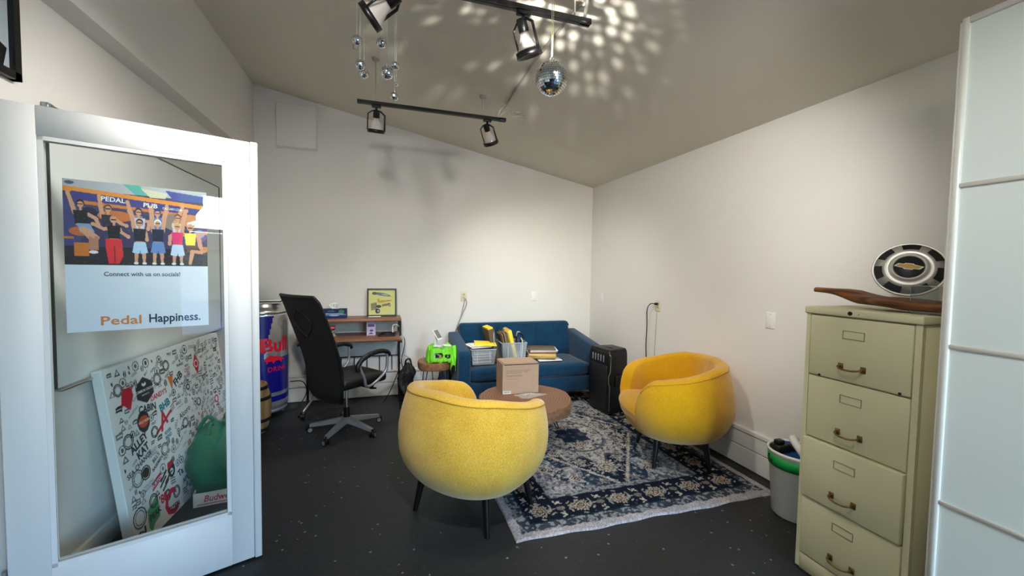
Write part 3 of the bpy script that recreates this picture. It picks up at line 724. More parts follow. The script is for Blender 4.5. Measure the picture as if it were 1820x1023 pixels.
def bagf(a_, b_):
    t = 2 * PI * a_; k = b_ * (len(prof) - 1); i = min(int(k), len(prof) - 2); f = k - i
    r = prof[i][0] * (1 - f) + prof[i + 1][0] * f; z = prof[i][1] * (1 - f) + prof[i + 1][1] * f
    w = .94 + (.05 * math.sin(3 * t + 1) + .035 * math.sin(7 * t + z * 14) + .02 * math.sin(13 * t - z * 30)) * min(1, z * 6)
    lim = .112 + max(0, z - .09) * .8
    x, y = r * w * math.cos(t) * 1.1, r * w * math.sin(t)
    if z < .11: x = max(-.13, min(.17, x)); y = max(-.118, min(.118, y))
    return (x, y, z + .015 * math.sin(5 * t) * (1 if z > .3 else 0))
gb.grid(bagf, 72, 40, cu=True)
gt = thing('green_bag', (-.985, 3.03, .004), 'bulging emerald green cloth bag sitting in the white tray behind the door glass', 'bag')
gb.build('sack', m_green, gt, weld=True)
fo = MB()
for k in range(5):
    t = k * 1.3; fo.tube(spline([(.05 * math.cos(t), .05 * math.sin(t), .45), (.09 * math.cos(t + .3), .08 * math.sin(t + .3), .475 + .01 * k % .03), (.14 * math.cos(t + .5), .11 * math.sin(t + .5), .42)], 6), .012, 8)
fo.build('gathered_top', m_green, gt)

# framed picture on the left wall, high at the frame's edge
fp = thing('wall_picture', (XL, 1.90, 2.185), 'black framed picture high on the left wall at the photo edge', 'picture')
f = MB(); f.box(0.001, .03, -.30, .26, 0, .03).box(.001, .03, -.30, .26, .37, .40).box(.001, .03, .23, .26, 0, .40).box(.001, .03, -.30, -.27, 0, .40); f.build('frame', m_black, fp)
f = MB(); f.box(.001, .012, -.28, .24, .02, .38); f.build('print', mat('picture_pale', (170, 180, 190), .3), fp)
f = MB(); f.prism([(-.2, .03), (.2, .03), (.22, .11), (.1, .16), (-.05, .12), (-.2, .15)], .0121, .0128, 'x'); f.build('dark_shape', m_black, fp)

# ------------------------------------------------------------------ wall fittings
wbx = thing('wall_panel_box', (-.865, YB, 2.935), 'square white wall box high up near the left end of the back wall', 'wall box')
MB().rbox(-.190, .190, -.055, -.001, -.222, .222, .012, 3).build('cover', m_wall, wbx)
MB().rbox(-.198, .198, -.018, -.0005, -.232, .226, .004, 1).build('back_plate', m_wall, wbx)

def plate(name, loc, axis, label, kind, group=None):
    """axis 'b' on back wall facing -y; 'r' on right wall facing -x"""
    t = thing(name, loc, label, 'outlet' if kind == 'outlet' else 'wall plate', rz=0 if axis == 'b' else -PI / 2, group=group)
    col = m_white if kind == 'blank' else mat('ivory_plastic', (214, 204, 176), .45)
    MB().rbox(-.036, .036, -.007, -.0005, -.058, .058, .003, 2).build('cover_plate', col, t)
    if kind == 'outlet':
        for z in (.02, -.02):
            o = MB().cyl((0, -.009, z), (0, -.006, z), .016, n=16).build('socket', mat('ivory_socket', (190, 180, 150), .5), t)
            MB().box(-.007, -.005, -.0095, -.0088, z - .004, z + .006).box(.005, .007, -.0095, -.0088, z - .004, z + .006).build('slot', m_black, o)
    else:
        for z in (.042, -.042): MB().cyl((0, -.0085, z), (0, -.006, z), .003).build('screw', m_grey, t)
    return t
po1 = plate('power_outlet', (.932, YB, 1.145), 'b', 'ivory wall outlet with cord above the left end of the blue sofa', 'outlet')
plate('blank_plate', (1.84, YB, 1.14), 'b', 'white blank plate on the back wall above the sofa', 'blank')
plate('blank_plate', (XR, 4.57, 1.135), 'r', 'white blank plate on the right wall beside the room corner', 'blank')
plate('power_outlet', (XR, 3.462, 1.136), 'r', 'ivory wall outlet with black plug on the right wall behind the yellow chair', 'outlet')
plate('blank_plate', (XR, 2.21, 1.144), 'r', 'white blank plate on the right wall beside the filing cabinet', 'blank')
def cord(name, pts, r, m_, label, n=8):
    return tag(MB().tube(spline(pts, n), r, 6).build(name, m_), label, 'cord')
c_a = cord('cord', [(.945, YB - .02, 1.12), (.93, YB - .03, 1.05), (.90, YB - .03, .92), (.85, YB - .035, .78), (.80, YB - .04, .62), (.79, YB - .04, .40)], .0045, m_cord, 'grey cord hanging from the outlet down behind the sofa arm')
c_b = cord('cord', [(.955, YB - .02, 1.115), (.965, YB - .03, 1.05), (.92, YB - .03, .95), (.86, YB - .035, .80), (.815, YB - .04, .62), (.80, YB - .04, .42)], .004, m_cord, 'second thinner cord looping out right from the outlet above the sofa')
for c_ in (c_a, c_b):
    c_.parent = po1; c_.location = -po1.location
    for k_ in ('label', 'category'): del c_[k_]
pl = thing('black_plug', (XR - .012, 3.462, 1.155), 'black plug and its cord in the right wall outlet', 'plug')
MB().rbox(-.03, 0, -.012, .012, -.012, .012, .004, 2).build('plug_body', m_cordk, pl)
MB().tube(spline([(-.03, .0, 0), (-.045, .05, -.005), (-.03, .12, -.07), (-.012, .14, -.25), (-.01, .15, -.45), (-.012, .13, -.62), (-.012, .10, -.80)], 8), .0045, 6).build('cord', m_cordk, pl)
cord('wall_wire', [(XR - .008, 3.47, 1.07), (XR - .008, 3.485, .8), (XR - .008, 3.49, .42)], .003, m_steelgrey, 'thin grey wire running straight down from the right wall outlet')

# ------------------------------------------------------------------ rug
RX0, RX1, RY0, RY1 = .69, 2.52, 2.025, 4.46
rw, rh = RX1 - RX0, RY1 - RY0
rg = Ras(rw, rh, 300, 400, (186, 182, 184))
U, V = rg.u, rg.v
wob = .004 * np.sin(U * 40) + .004 * np.sin(V * 37)
dE = np.minimum(np.minimum(U, rw - U), np.minimum(V, rh - V)) + wob
nz = rng.rand(*U.shape)
def sm(a_, k=1):
    for q in range(k): a_ = (a_ + np.roll(a_, 1, 0) + np.roll(a_, -1, 0) + np.roll(a_, 1, 1) + np.roll(a_, -1, 1)) / 5
    return a_
nzs = sm(rng.rand(*U.shape), 3); nzs = (nzs - nzs.min()) / (nzs.max() - nzs.min())
nzb = sm(rng.rand(*U.shape), 40); nzb = (nzb - nzb.min()) / (nzb.max() - nzb.min())
CREAM = (196, 188, 172); GOLD = (170, 132, 96); NAVY = (22, 30, 46); SLATE = (40, 58, 78); DGREY = (88, 92, 100); LG = (172, 172, 172); TEAL = (34, 56, 70)
m1 = (dE > .055) & (dE < .11); rg.put(m1, (66, 72, 82)); rg.put(m1 & (nzs > .5), (150, 152, 156))
m2 = (dE >= .11) & (dE < .335); rg.put(m2, NAVY); rg.put((dE >= .11) & (dE < .122), TEAL)
m3 = (dE >= .335) & (dE < .39); rg.put(m3, (84, 88, 96)); rg.put(m3 & (nzs > .46), (150, 152, 154))
m4 = dE >= .39
def star(x, y, r, n, c, c2, c3, ang=0, sy=1.):
    du_, dv_ = (rg.u - x), (rg.v - y) / sy; d = np.hypot(du_, dv_); t = np.arctan2(dv_, du_) + ang
    e = r * (.62 + .38 * np.abs(np.cos(n * t / 2)) ** .6) + .10 * r * np.sin(3 * n * t)
    rg.put(d < e, c); rg.put((d < e * .72) & (d > e * .60), c3); rg.put(d < r * .36, c2); rg.put((d < r * .36) & (d > r * .26), c3); rg.put(d < r * .12, c)
def leaf(x, y, r, ang, c): rg.ell(x, y, r, r * .38, c, ang)
def sprig(x, y, r, ang, c):
    leaf(x, y, r, ang, c); leaf(x + r * math.cos(ang + 1.9), y + r * math.sin(ang + 1.9), r * .6, ang + 1.1, c); leaf(x - r * .8 * math.cos(ang + 1.9), y - r * .8 * math.sin(ang + 1.9), r * .55, ang - 1.0, c)
# border medallions along the middle of the navy band
def band(fx, n, L):
    for k in range(n):
        s_ = .222 + (L - .444) * k / (n - 1); x, y, horiz = fx(s_)
        star(x, y, .062, 6, (178, 168, 150), GOLD, NAVY, .3)
        for q in range(6):
            t = q * PI / 3 + .5; leaf(x + .084 * math.cos(t), y + .084 * math.sin(t), .017, t + 1.2, (170, 162, 146))
        if k < n - 1:
            h = (L - .444) / (n - 1) / 2; x2, y2, _ = fx(s_ + h)
            rg.ell(x2, y2, .028, .022, (120, 116, 104)); sprig(x2 + (.0 if horiz else .06), y2 + (.06 if horiz else 0), .024, .6, CREAM); sprig(x2 - (0 if horiz else .06), y2 - (.06 if horiz else 0), .024, 2.4, CREAM)
            x3, y3, _ = fx(s_ + h * .5); sprig(x3, y3 , .026, 1.2, (160, 156, 148)); x3, y3, _ = fx(s_ + h * 1.5); sprig(x3, y3, .026, -1.0, (160, 156, 148))
band(lambda s_: (s_, .222, True), 6, rw); band(lambda s_: (s_, rh - .222, True), 6, rw)
band(lambda s_: (.222, s_, False), 8, rh); band(lambda s_: (rw - .222, s_, False), 8, rh)
for k in range(700):
    x, y = rng.rand() * rw, rng.rand() * rh; d = min(x, rw - x, y, rh - y)
    if .125 < d < .325:
        r_ = .005 + .006 * rng.rand(); rg.ell(x, y, r_, r_ * .7, [(150, 146, 138), (110, 112, 112), (60, 74, 92)][rng.randint(3)])
# field
cx_, cy_ = rw / 2, rh / 2; fx_, fy_ = rw / 2 - .39, rh / 2 - .39
un, vn = abs(U - cx_) / fx_, abs(V - cy_) / fy_
dia = un + vn * 1.06
rg.put(m4, SLATE); rg.put(m4 & (nzb > .55), (50, 66, 84))
rg.put(m4 & (dia < 1.12), (26, 36, 56))
sp = m4 & (((un - 1.0) / .62) ** 2 + ((vn - 1.0) / .52) ** 2 < 1 + .25 * np.sin(9 * np.arctan2(vn - 1, un - 1)))
rg.put(sp, (138, 140, 144)); rg.put(sp & (nzs > .52), (182, 180, 176)); rg.put(sp & (nzs < .30), (86, 92, 102))
ln = m4 & (abs(dia - 1.12 + .02 * np.sin(U * 120) * 0) < .028 + .012 * np.sin((U + V) * 150)); rg.put(ln, CREAM)
ln = m4 & (abs(dia - .62) < .014); rg.put(ln, (120, 118, 116))
med = ((U - cx_) / .40) ** 2 + ((V - cy_) / .50) ** 2; th = np.arctan2(V - cy_, U - cx_)
mm = m4 & (med < (1 + .16 * np.cos(12 * th)) ** 2); rg.put(mm, (160, 156, 152)); rg.put(mm & (nzs > .5), (190, 184, 174))
rg.put(m4 & (abs(np.sqrt(med) - .98 - .12 * np.cos(12 * th)) < .035), (70, 74, 88)); rg.put(m4 & (med < .12 * (1 + .2 * np.cos(8 * th))), (34, 44, 66)); rg.put(m4 & (abs(med - .42) < .035), (96, 98, 106))
motifs = [(.0, .60, .085, 8), (.30, .30, .055, 6), (.17, .47, .045, 6), (.40, .10, .05, 6), (.47, .52, .055, 6), (.30, .70, .05, 6), (0, .20, .06, 8), (.12, .78, .035, 5), (.22, .08, .04, 6), (.5, .3, .04, 5)]
for mx_, my_, r_, n_ in motifs:
    for sx_ in (-1, 1):
        for sy_ in (-1, 1):
            if my_ < .86 * fy_ / .83:
                star(cx_ + sx_ * mx_, cy_ + sy_ * my_, r_, n_, CREAM if n_ > 5 else (150, 148, 142), GOLD if n_ == 8 else (84, 92, 110), NAVY, .4)
                for q in range(n_):
                    t = q * 2 * PI / n_; leaf(cx_ + sx_ * mx_ + r_ * 1.25 * math.cos(t), cy_ + sy_ * my_ + r_ * 1.25 * math.sin(t), r_ * .28, t, CREAM)
for k in range(260):
    x, y = rng.rand() * fx_, rng.rand() * fy_; r_ = .010 + .012 * rng.rand(); an = rng.rand() * 3
    dark = (x / .40) ** 2 + (y / .5) ** 2 < 1 or ((x / fx_ - 1) / .62) ** 2 + ((y / fy_ - 1) / .52) ** 2 < 1
    c = [(60, 66, 82), (92, 94, 104), (40, 48, 66)][rng.randint(3)] if dark else [CREAM, (140, 142, 142), (96, 108, 124), (150, 142, 128)][rng.randint(4)]
    for sx_ in (-1, 1):
        for sy_ in (-1, 1):
            (sprig if k % 3 else leaf)(cx_ + sx_ * x, cy_ + sy_ * y, r_, an * sx_ * sy_, c)
# worn fading
fade = (.86 + .28 * nzb)[..., None]; rg.c *= fade * .78; rg.c *= (.62 + .76 * nz)[..., None]
rug = thing('area_rug', (RX0, RY0, 0), 'faded navy and cream patterned oriental rug under the table and yellow chairs', 'rug')
def rugf(u, v):
    edge = np.minimum(np.minimum(u, rw - u), np.minimum(v, rh - v))
    near = np.exp(-((v) / .05) ** 2)
    z = .010 + .002 * np.sin(u * 21) * near + .003 * np.exp(-((u - 1.23) / .05) ** 2) * near
    z = np.where(edge < 1e-4, .001, z)
    y = v + near * (.006 * np.sin(u * 9) + .004 * np.sin(u * 23)) - near * .022 * (u / rw)
    x = u + .004 * np.sin(v * 8) * np.exp(-(u / .05) ** 2)
    return x, y, z
rg.mesh('pile', attr_mat('rug_pile', .95, bump=.5, bscale=500, spec=.1), rugf, rug)

# ------------------------------------------------------------------ tub armchairs
def lerp_tab(tab, x):
    if x <= tab[0][0]: return tab[0][1]
    for (a_, b_), (c_, d_) in zip(tab, tab[1:]):
        if x <= c_:
            t = (x - a_) / (c_ - a_); t = t * t * (3 - 2 * t) * .35 + t * .65; return b_ + (d_ - b_) * t
    return tab[-1][1]
def tub_chair(loc, rz, label, fabric, legs, foot=(0, 0, 0, 0)):
    t = thing('tub_armchair', loc, label, 'armchair', rz=rz, group='mustard tub armchairs')
    AX, AY = .415, .452      # half depth, half width at the belly
    prof_o = [(.205, .60), (.22, .70), (.25, .79), (.30, .885), (.36, .955), (.42, .99), (.48, 1.0), (.54, .995), (.60, .975), (.66, .945), (.71, .91), (.80, .85)]
    def plan(th, k=1.):
        n = 2.3; c, s_ = math.cos(th), math.sin(th)
        r = (abs(c / AX) ** n + abs(s_ / AY) ** n) ** (-1 / n); return r * k
    SEAT = .445
    def top(th):        # rim height, th = 0 front
        d = abs((th + PI) % (2 * PI) - PI)
        rim = lerp_tab([(0, .66), (R_(45), .675), (R_(75), .715), (R_(125), .782), (R_(180), .802)], d)
        k = (d - R_(34)) / R_(19); k = max(0, min(1, k))
        k = math.sqrt(max(0, 1 - (1 - k) ** 2))
        return SEAT - .02 + (rim - SEAT + .02) * k
    N = 144; NO = 16; TW = .095
    def shell(a_, b_):
        th = 2 * PI * a_; H_ = top(th); j = b_ * 40
        if j <= NO + 0.0:                                  # outer surface up to the rim round
            zz = .205 + (H_ - .03 - .205) * (j / NO); r = plan(th, lerp_tab(prof_o, zz)); return (r * math.cos(th), r * math.sin(th), zz)
        z1 = H_ - .03; ro = plan(th, lerp_tab(prof_o, z1))
        if j <= 28:                                        # rounded rim
            q = (j - NO) / 12 * PI; rad = TW / 2
            r = ro - rad + rad * math.cos(q); zz = z1 + .030 * math.sin(q); return (r * math.cos(th), r * math.sin(th), zz)
        f_ = (j - 28) / 12; r = ro - TW - .02 * f_; zz = z1 + (.36 - z1) * f_
        return (r * math.cos(th), r * math.sin(th), zz)
    sh = MB(); sh.grid(shell, N, 41, cu=True)
    vs = []   # underside
    for i in range(N):
        th = 2 * PI * i / N; r = plan(th, .60); vs.append((r * math.cos(th), r * math.sin(th), .205))
    sh.add(vs, [tuple(range(N - 1, -1, -1))], 0, True)
    sh.build('tub_shell', fabric, t, weld=True)
    # seat cushion
    def seat(a_, b_):
        th = 2 * PI * a_; d = abs((th + PI) % (2 * PI) - PI)
        ko = plan(th, .985) if d < R_(36) else plan(th, .985) - (TW + .012) * min(1, (d - R_(36)) / R_(10))
        q = b_
        if q < .5: r = ko * math.sin(q * PI) ** .35 if q > 0 else 0; 
        r = ko * (math.sin(min(1, q * 1.0) * PI) ** .30 if 0 < q < 1 else 0)
        zz = .395 + (.062 if q > .5 else .045) * (-math.cos(q * PI)) * (1 if q < .5 else 1.15)
        return (r * math.cos(th), r * math.sin(th), zz + .012)
    MB().grid(seat, 96, 25, cu=True).build('seat_cushion', fabric, t, weld=True)
    # seam piping along the outer edge of the rim, down the arm fronts
    pts = []
    for i in range(97):
        th = R_(40) + (2 * PI - R_(80)) * i / 96; H_ = top(th) - .026; r = plan(th, lerp_tab(prof_o, H_)) + .0015
        pts.append((r * math.cos(th), r * math.sin(th), H_))
    MB().tube(pts, .0035, 6).build('piping', m_pipe, t)
    for (lx, ly), fz in zip(legs, foot):
        MB().cyl((lx * .86, ly * .86, .235), (lx, ly, fz), .025, .0145, 16).build('leg', m_blackw, t)
    return t
rz1 = math.atan2(.24, .34) + R_(3)
c1 = Vector((.535, 2.425, 0))
def tolocal(c, rz, pts):
    ca, sa = math.cos(-rz), math.sin(-rz); return [((x - c.x) * ca - (y - c.y) * sa, (x - c.x) * sa + (y - c.y) * ca) for x, y in pts]
RUGZ = .012
tub_chair(c1, rz1, 'pale mustard tub armchair nearest the camera, its back towards us', m_yel, tolocal(c1, rz1, [(.191, 2.494), (.55, 2.115), (.888, 2.344), (.53, 2.73)]), (0, 0, RUGZ, 0))
c2 = Vector((2.2, 2.66, .0)); rz2 = R_(160)
o2 = tub_chair((2.2, 2.66, RUGZ), rz2, 'deeper mustard tub armchair against the right wall, facing left', m_yel2, tolocal(c2, rz2, [(1.930, 2.52), (2.299, 2.365), (2.465, 2.80), (2.09, 2.955)]))
# the near chair has two feet on the floor and two on the rug: the rug lies flat, its legs reach the floor

# ------------------------------------------------------------------ low slab coffee table with box
ct = thing('coffee_table', (1.16, 3.235, RUGZ), 'low round live-edge wood slab coffee table on black hairpin legs', 'coffee table')
TT = .384
def edge(t): return .395 * (1 + .018 * math.sin(3 * t + .6) + .012 * math.sin(7 * t) + .006 * math.sin(17 * t))
def slab(edge, z0, z1, n=96):
    tp = MB(); ring = [(edge(2 * PI * k / n), 2 * PI * k / n) for k in range(n)]
    lv = [(z0, .955, 1), (z0 + .008, .985, 1), (z0 + (z1 - z0) * .5, 1.0, 1), (z1 - .008, .995, 1), (z1, .975, 0)]
    vs = []; 
    for z, s_, mi in lv: vs += [(r * s_ * math.cos(t), r * s_ * math.sin(t), z) for r, t in ring]
    for l in range(4): tp.add(vs, [(l * n + k, l * n + (k + 1) % n, (l + 1) * n + (k + 1) % n, (l + 1) * n + k) for k in range(n)], 1, True)
    tp.add(vs, [tuple(4 * n + k for k in range(n))], 0, False); tp.add(vs, [tuple(n - 1 - k for k in range(n))], 1, False)
    return tp
slab(edge, TT - .105, TT).build('slab_top', [m_slab, m_bark], ct)
for k in range(3):
    t = R_(24 + 120 * k); h = MB()
    b_ = Vector((.26 * math.cos(t), .26 * math.sin(t), TT - .106)); f_ = Vector((.42 * math.cos(t), .42 * math.sin(t), .006)); s_ = Vector((-math.sin(t), math.cos(t), 0))
    h.tube([b_ + s_ * .06, b_ + s_ * .06 + Vector((0, 0, -.01)), f_ + s_ * .012, f_, f_ - s_ * .012, b_ - s_ * .06 + Vector((0, 0, -.01)), b_ - s_ * .06], .005, 8)
    h.box(-.09, .09, -.03, .03, -.003, .001, M=Matrix.Translation(b_) @ Matrix.Rotation(t + PI / 2, 4, 'Z'))
    h.build('leg', m_blackm, ct)
cb = thing('cardboard_box', (.985, 3.335, TT + RUGZ + .001), 'brown cardboard carton with faint grey print, closed, standing on the slab table', 'box', rz=R_(-3))
BXW, BXD, BXH = .325, .245, .262
f = MB(); f.box(0, BXW, 0, BXD, 0, BXH - .004); f.build('carton', m_card, cb)
f = MB(); f.box(.01, BXW, .010, BXD - .002, BXH + .002, BXH + .006, M=Matrix.Rotation(R_(-1.5), 4, 'X')); f.box(.012, BXW - .01, .006, .012, BXH - .004, BXH + .002); f.build('flap', m_card, cb)
f = MB(); f.box(.012, BXW - .004, -.0007, .004, BXH - .009, BXH - .003); f.build('flap_gap_shade', mat('gap_shade_brown', (52, 36, 30), .9), cb)  # dark strip painted as the shade in the gap below the flap
f = MB()
for k, (y0, w) in enumerate(((.205, .15), (.193, .15), (.181, .14), (.160, .14), (.152, .15), (.130, .11))): f.box(.03, .03 + w, -.0006, 0, y0, y0 + .0035)
for k in range(3): f.box(.19, .25 - .012 * k, -.0006, 0, .205 - k * .010, .2085 - k * .010)
f.build('printed_text', mat('box_ink', (138, 114, 98), .9), cb)
f = MB(); f.box(.006, .075, -.0008, 0, .004, .028); f.build('sticker', m_paper, cb)
f = MB()
for k in range(12): f.box(.010 + k * .005, .012 + k * .005 + (k % 3) * .0007, -.0011, -.0007, .010, .024)
f.build('barcode', m_ink, cb)
# crumpled clear plastic beside the box
pb = thing('plastic_wrap', (1.20, 3.245, TT + RUGZ + .001), 'crumpled clear plastic wrap in front of the cardboard box', 'plastic wrap')
def cr(a_, b_):
    t = 2 * PI * a_; r = .11 * b_ * (1 + .25 * math.sin(3 * t + 1)); z = .016 * (1 - b_) + .008 * abs(math.sin(9 * t + b_ * 9)) * (1 - b_ * .8)
    return (r * 1.2 * math.cos(t), r * .55 * math.sin(t), .001 + z)
MB().grid(cr, 48, 9, cu=True, smooth=False).build('film', mat('clear_film', (224, 220, 212), .15, alpha=.35), pb)

# ------------------------------------------------------------------ blue two-seat sofa
sf = thing('blue_sofa', (1.545, 4.42, 0), 'dark teal blue two-seat sofa with tufted back along the back wall', 'sofa')
SX, YF_, YR = .815, -.37, .385
def armf(s_):
    x0, x1 = (s_ * (SX - .125), s_ * SX) if s_ > 0 else (-SX, -SX + .125)
    poly = [(YR - .04, .13), (YF_ + .02, .13), (YF_ - .012, .30), (YF_ - .012, .60), (YF_ + .01, .635), (YF_ + .06, .645), (YR - .08, .735), (YR - .04, .735)]
    bm = bmesh.new(); n = len(poly)
    va = [bm.verts.new((x0, y, z)) for y, z in poly]; vb_ = [bm.verts.new((x1, y, z)) for y, z in poly]
    bm.faces.new(va[::-1]); bm.faces.new(vb_)
    for i in range(n): bm.faces.new((va[i], va[(i + 1) % n], vb_[(i + 1) % n], vb_[i]))
    bmesh.ops.recalc_face_normals(bm, faces=bm.faces)
    bmesh.ops.bevel(bm, geom=[e for e in bm.edges], offset=.018, segments=3, profile=.5, affect='EDGES')
    return MB().bm(bm, 0, True)
armf(-1).build('arm', m_blue, sf); armf(1).build('arm', m_blue, sf)
def backf(a_, b_):
    # closed slab: front face tufted; a across, b around the section
    x = (a_ - .5) * 2 * (SX - .13 + .012); 
    sec = [(.20, .40), (.185, .50), (.20, .62), (.225, .74), (.245, .815), (.275, .838), (.32, .838), (.345, .815), (.345, .40)]
    k = b_ * (len(sec) - 1); i = min(int(k), len(sec) - 2); f_ = k - i
    y = sec[i][0] * (1 - f_) + sec[i + 1][0] * f_; z = sec[i][1] * (1 - f_) + sec[i + 1][1] * f_
    if k < 4.2:
        tu = abs(math.sin((a_ * 6) * PI)) ** .35; tz = abs(math.sin((z - .42) / .128 * PI)) ** .35
        y += .010 * (1 - tu * tz)
    e = min(a_, 1 - a_); 
    if e < .03: 
        q = 1 - math.sqrt(max(0, 1 - (1 - e / .03) ** 2)); z -= .03 * q * (1 if z > .7 else 0); y += .03 * q * (1 if k < 4 else 0)
    return (x, y, z)
bk = MB(); bk.grid(backf, 121, 65)
for a_ in (0, 1): bk.add([backf(a_, j / 64) for j in range(65)], [tuple(range(65))], 0, False)
bk.build('back_cushion', m_blue, sf, weld=True)
def cush(x0, x1, y0, y1, z0, z1, n=16, crown=.02, e=.045):
    bm = bmesh.new(); bmesh.ops.create_cube(bm, size=1)
    for v in bm.verts: v.co = Vector(((x0 + x1) / 2 + v.co.x * (x1 - x0), (y0 + y1) / 2 + v.co.y * (y1 - y0), (z0 + z1) / 2 + v.co.z * (z1 - z0)))
    bmesh.ops.subdivide_edges(bm, edges=bm.edges[:], cuts=n, use_grid_fill=True)
    for v in bm.verts:
        c = v.co; hx, hy, hz = (x1 - x0) / 2, (y1 - y0) / 2, (z1 - z0) / 2
        px, py, pz = c.x - (x0 + x1) / 2, c.y - (y0 + y1) / 2, c.z - (z0 + z1) / 2
        q = Vector((max(-(hx - e), min(hx - e, px)), max(-(hy - e), min(hy - e, py)), max(-(hz - e), min(hz - e, pz))))
        d = Vector((px, py, pz)) - q
        if d.length > 1e-6: d = d.normalized() * e
        p = q + d
        if pz > 0: p.z += crown * (1 - (px / hx) ** 2) * (1 - (py / hy) ** 2)
        v.co = p + Vector(((x0 + x1) / 2, (y0 + y1) / 2, (z0 + z1) / 2))
    return MB().bm(bm, 0, True)
cush(-SX + .127, SX - .127, YF_ + .005, .22, .305, .445, 14, .012).build('seat_cushion', m_blue, sf)
MB().rbox(-SX + .12, SX - .12, YF_ + .012, .33, .135, .298, .012, 3).build('base_rail', m_blue, sf)
MB().rbox(-SX + .11, SX - .11, .30, .365, .14, .80, .02, 2).build('back_frame', m_blue, sf)
for sx_ in (-1, 1):
    for yy, rugz in ((YF_ + .06, .0), (YR - .1, 0)):
        MB().cyl((sx_ * (SX - .09), yy, .14), (sx_ * (SX - .075), yy - .01, RUGZ if yy < 0 and sx_ > -2 else 0), .024, .015, 14).build('leg', m_blackw, sf)

# things on the sofa (seat top at z = .455)
SZ = .462
def open_bin(name, loc, w, d, h, label, rz=0):
    t = thing(name, loc, label, 'storage bin', rz=rz)
    f = MB(); tp = .018; th = .003
    def q(z, i): k = z / h; a_ = w / 2 - tp * (1 - k) - i; b_ = d / 2 - tp * (1 - k) - i; return [(-a_, -b_, z), (a_, -b_, z), (a_, b_, z), (-a_, b_, z)]
    vs = q(.002, 0) + q(h, 0) + q(h, th) + q(.006, th)
    fs = []
    for l in range(3): fs += [(l * 4 + k, l * 4 + (k + 1) % 4, (l + 1) * 4 + (k + 1) % 4, (l + 1) * 4 + k) for k in range(4)]
    fs += [(3, 2, 1, 0), (12, 13, 14, 15)]
    f.add(vs, fs); f.build('tub', m_bin, t)
    r = MB(); a_, b_ = w / 2, d / 2
    r.tube([(-a_, -b_, h), (a_, -b_, h), (a_, b_, h), (-a_, b_, h)], .005, 6, closed=True)
    r.build('rim', mat('bin_rim', (206, 214, 218), .3), t)
    g = MB()
    for x in (-w / 4, w / 4): g.box(x - .002, x + .002, -d / 2 + .006, -d / 2 + .009, .02, h - .01)
    g.build('rib', mat('bin_rib', (220, 226, 230), .3), t)
    return t
open_bin('storage_bin', (1.02, 4.27, SZ), .27, .24, .165, 'clear plastic bin of papers nearest the left sofa arm', R_(-2))
def papers(name, loc, n, w, d, dz, mats, label, cat, rz=0, jit=.01, part='sheet'):
    t = thing(name, loc, label, cat, rz=rz); z = 0
    for k in range(n):
        h = dz * random.uniform(.7, 1.3); a_, b_ = random.uniform(-jit, jit), random.uniform(-jit, jit)
        f = MB(); f.box(-w / 2, w / 2, -d / 2, d / 2, z, z + h * .85, M=Matrix.Translation((a_, b_, 0)) @ Matrix.Rotation(R_(random.uniform(-5, 5)), 4, 'Z'))
        f.build(part, mats[k % len(mats)] if k < n - 1 else mats[-1], t); z += h
    return t
papers('paper_stack', (1.01, 4.27, SZ + .008), 12, .20, .16, .0125, [mat('mauve_paper', (150, 130, 150), .8), m_paper, mat('dark_print_paper', (70, 64, 70), .8), m_paper, mat('tan_paper', (176, 150, 120), .8)], 'mixed papers piled inside the left clear bin', 'papers', jit=.004)
papers('loose_envelopes', (.985, 4.265, SZ + .182), 4, .22, .19, .006, [m_paper, mat('cream_paper', (232, 226, 206), .8), m_paper], 'loose white papers spilling over the left bin rim', 'papers', R_(8), .02)
ye = thing('yellow_envelope', (1.05, 4.245, SZ + .213), 'bright yellow envelope lying on top of the left paper bin', 'envelope', rot=(R_(7), R_(3), R_(-8)))
MB().rbox(-.115, .12, -.085, .09, 0, .005, .002, 1).build('envelope', m_yfold, ye); MB().box(-.11, .115, .02, .024, .005, .0058).build('flap_edge', mat('yellow_card_dark', (214, 184, 44), .7), ye)
bl = thing('clear_lid', (1.165, 4.27, SZ + .165), 'clear plastic box lid standing on edge beside the yellow envelope', 'lid', rot=(0, R_(-4), R_(-18)))
f = MB(); f.rbox(0, .005, -.09, .09, 0, .16, .002, 1); f.tube([(.002, -.09, .0), (.002, -.09, .15), (.002, -.07, .165), (.002, .07, .165), (.002, .09, .15), (.002, .09, 0)], .005, 6)
f.build('lid_panel', m_bin, bl)
open_bin('storage_bin', (1.372, 4.31, SZ), .285, .25, .215, 'taller frosted bin of hanging folders in the middle of the sofa', R_(-2))
fol = [m_olive, m_manila, m_olive, mat('pink_tab_paper', (206, 172, 180), .8), m_manila, mat('grey_folder', (140, 136, 134), .8), m_olive, m_manila]
for k in range(6):
    x0 = 1.287 + .0125 * k; lean = R_(-13 + k * .3)
    o = MB(); o.box(-.0022, .0022, -.095, .095, 0, .30 + .012 * (k % 3) - (0.0)); o.box(-.0018, .0018, -.08 + (k % 3) * .045, -.04 + (k % 3) * .045, .30, .318 + .012 * (k % 3))
    ob = o.build('file_folder', fol[k], None, (x0, 4.31, SZ + .012), (0, lean, 0))
    tag(ob, 'leaning %s file folder, %s in the row inside the frosted bin' % (['olive', 'manila', 'dark olive', 'pink tabbed', 'tan', 'grey', 'brown', 'buff'][k], ['leftmost', 'second from left', 'third from left', 'fourth from left', 'fifth from left', 'sixth from left', 'seventh from left', 'rightmost'][k]), 'folder', 'hanging folders in the frosted bin')
mf = thing('magazine_file', (1.193, 4.38, SZ + .002), 'tall olive and yellow magazine file standing between the two bins', 'file box', rot=(0, R_(-13), R_(4)))
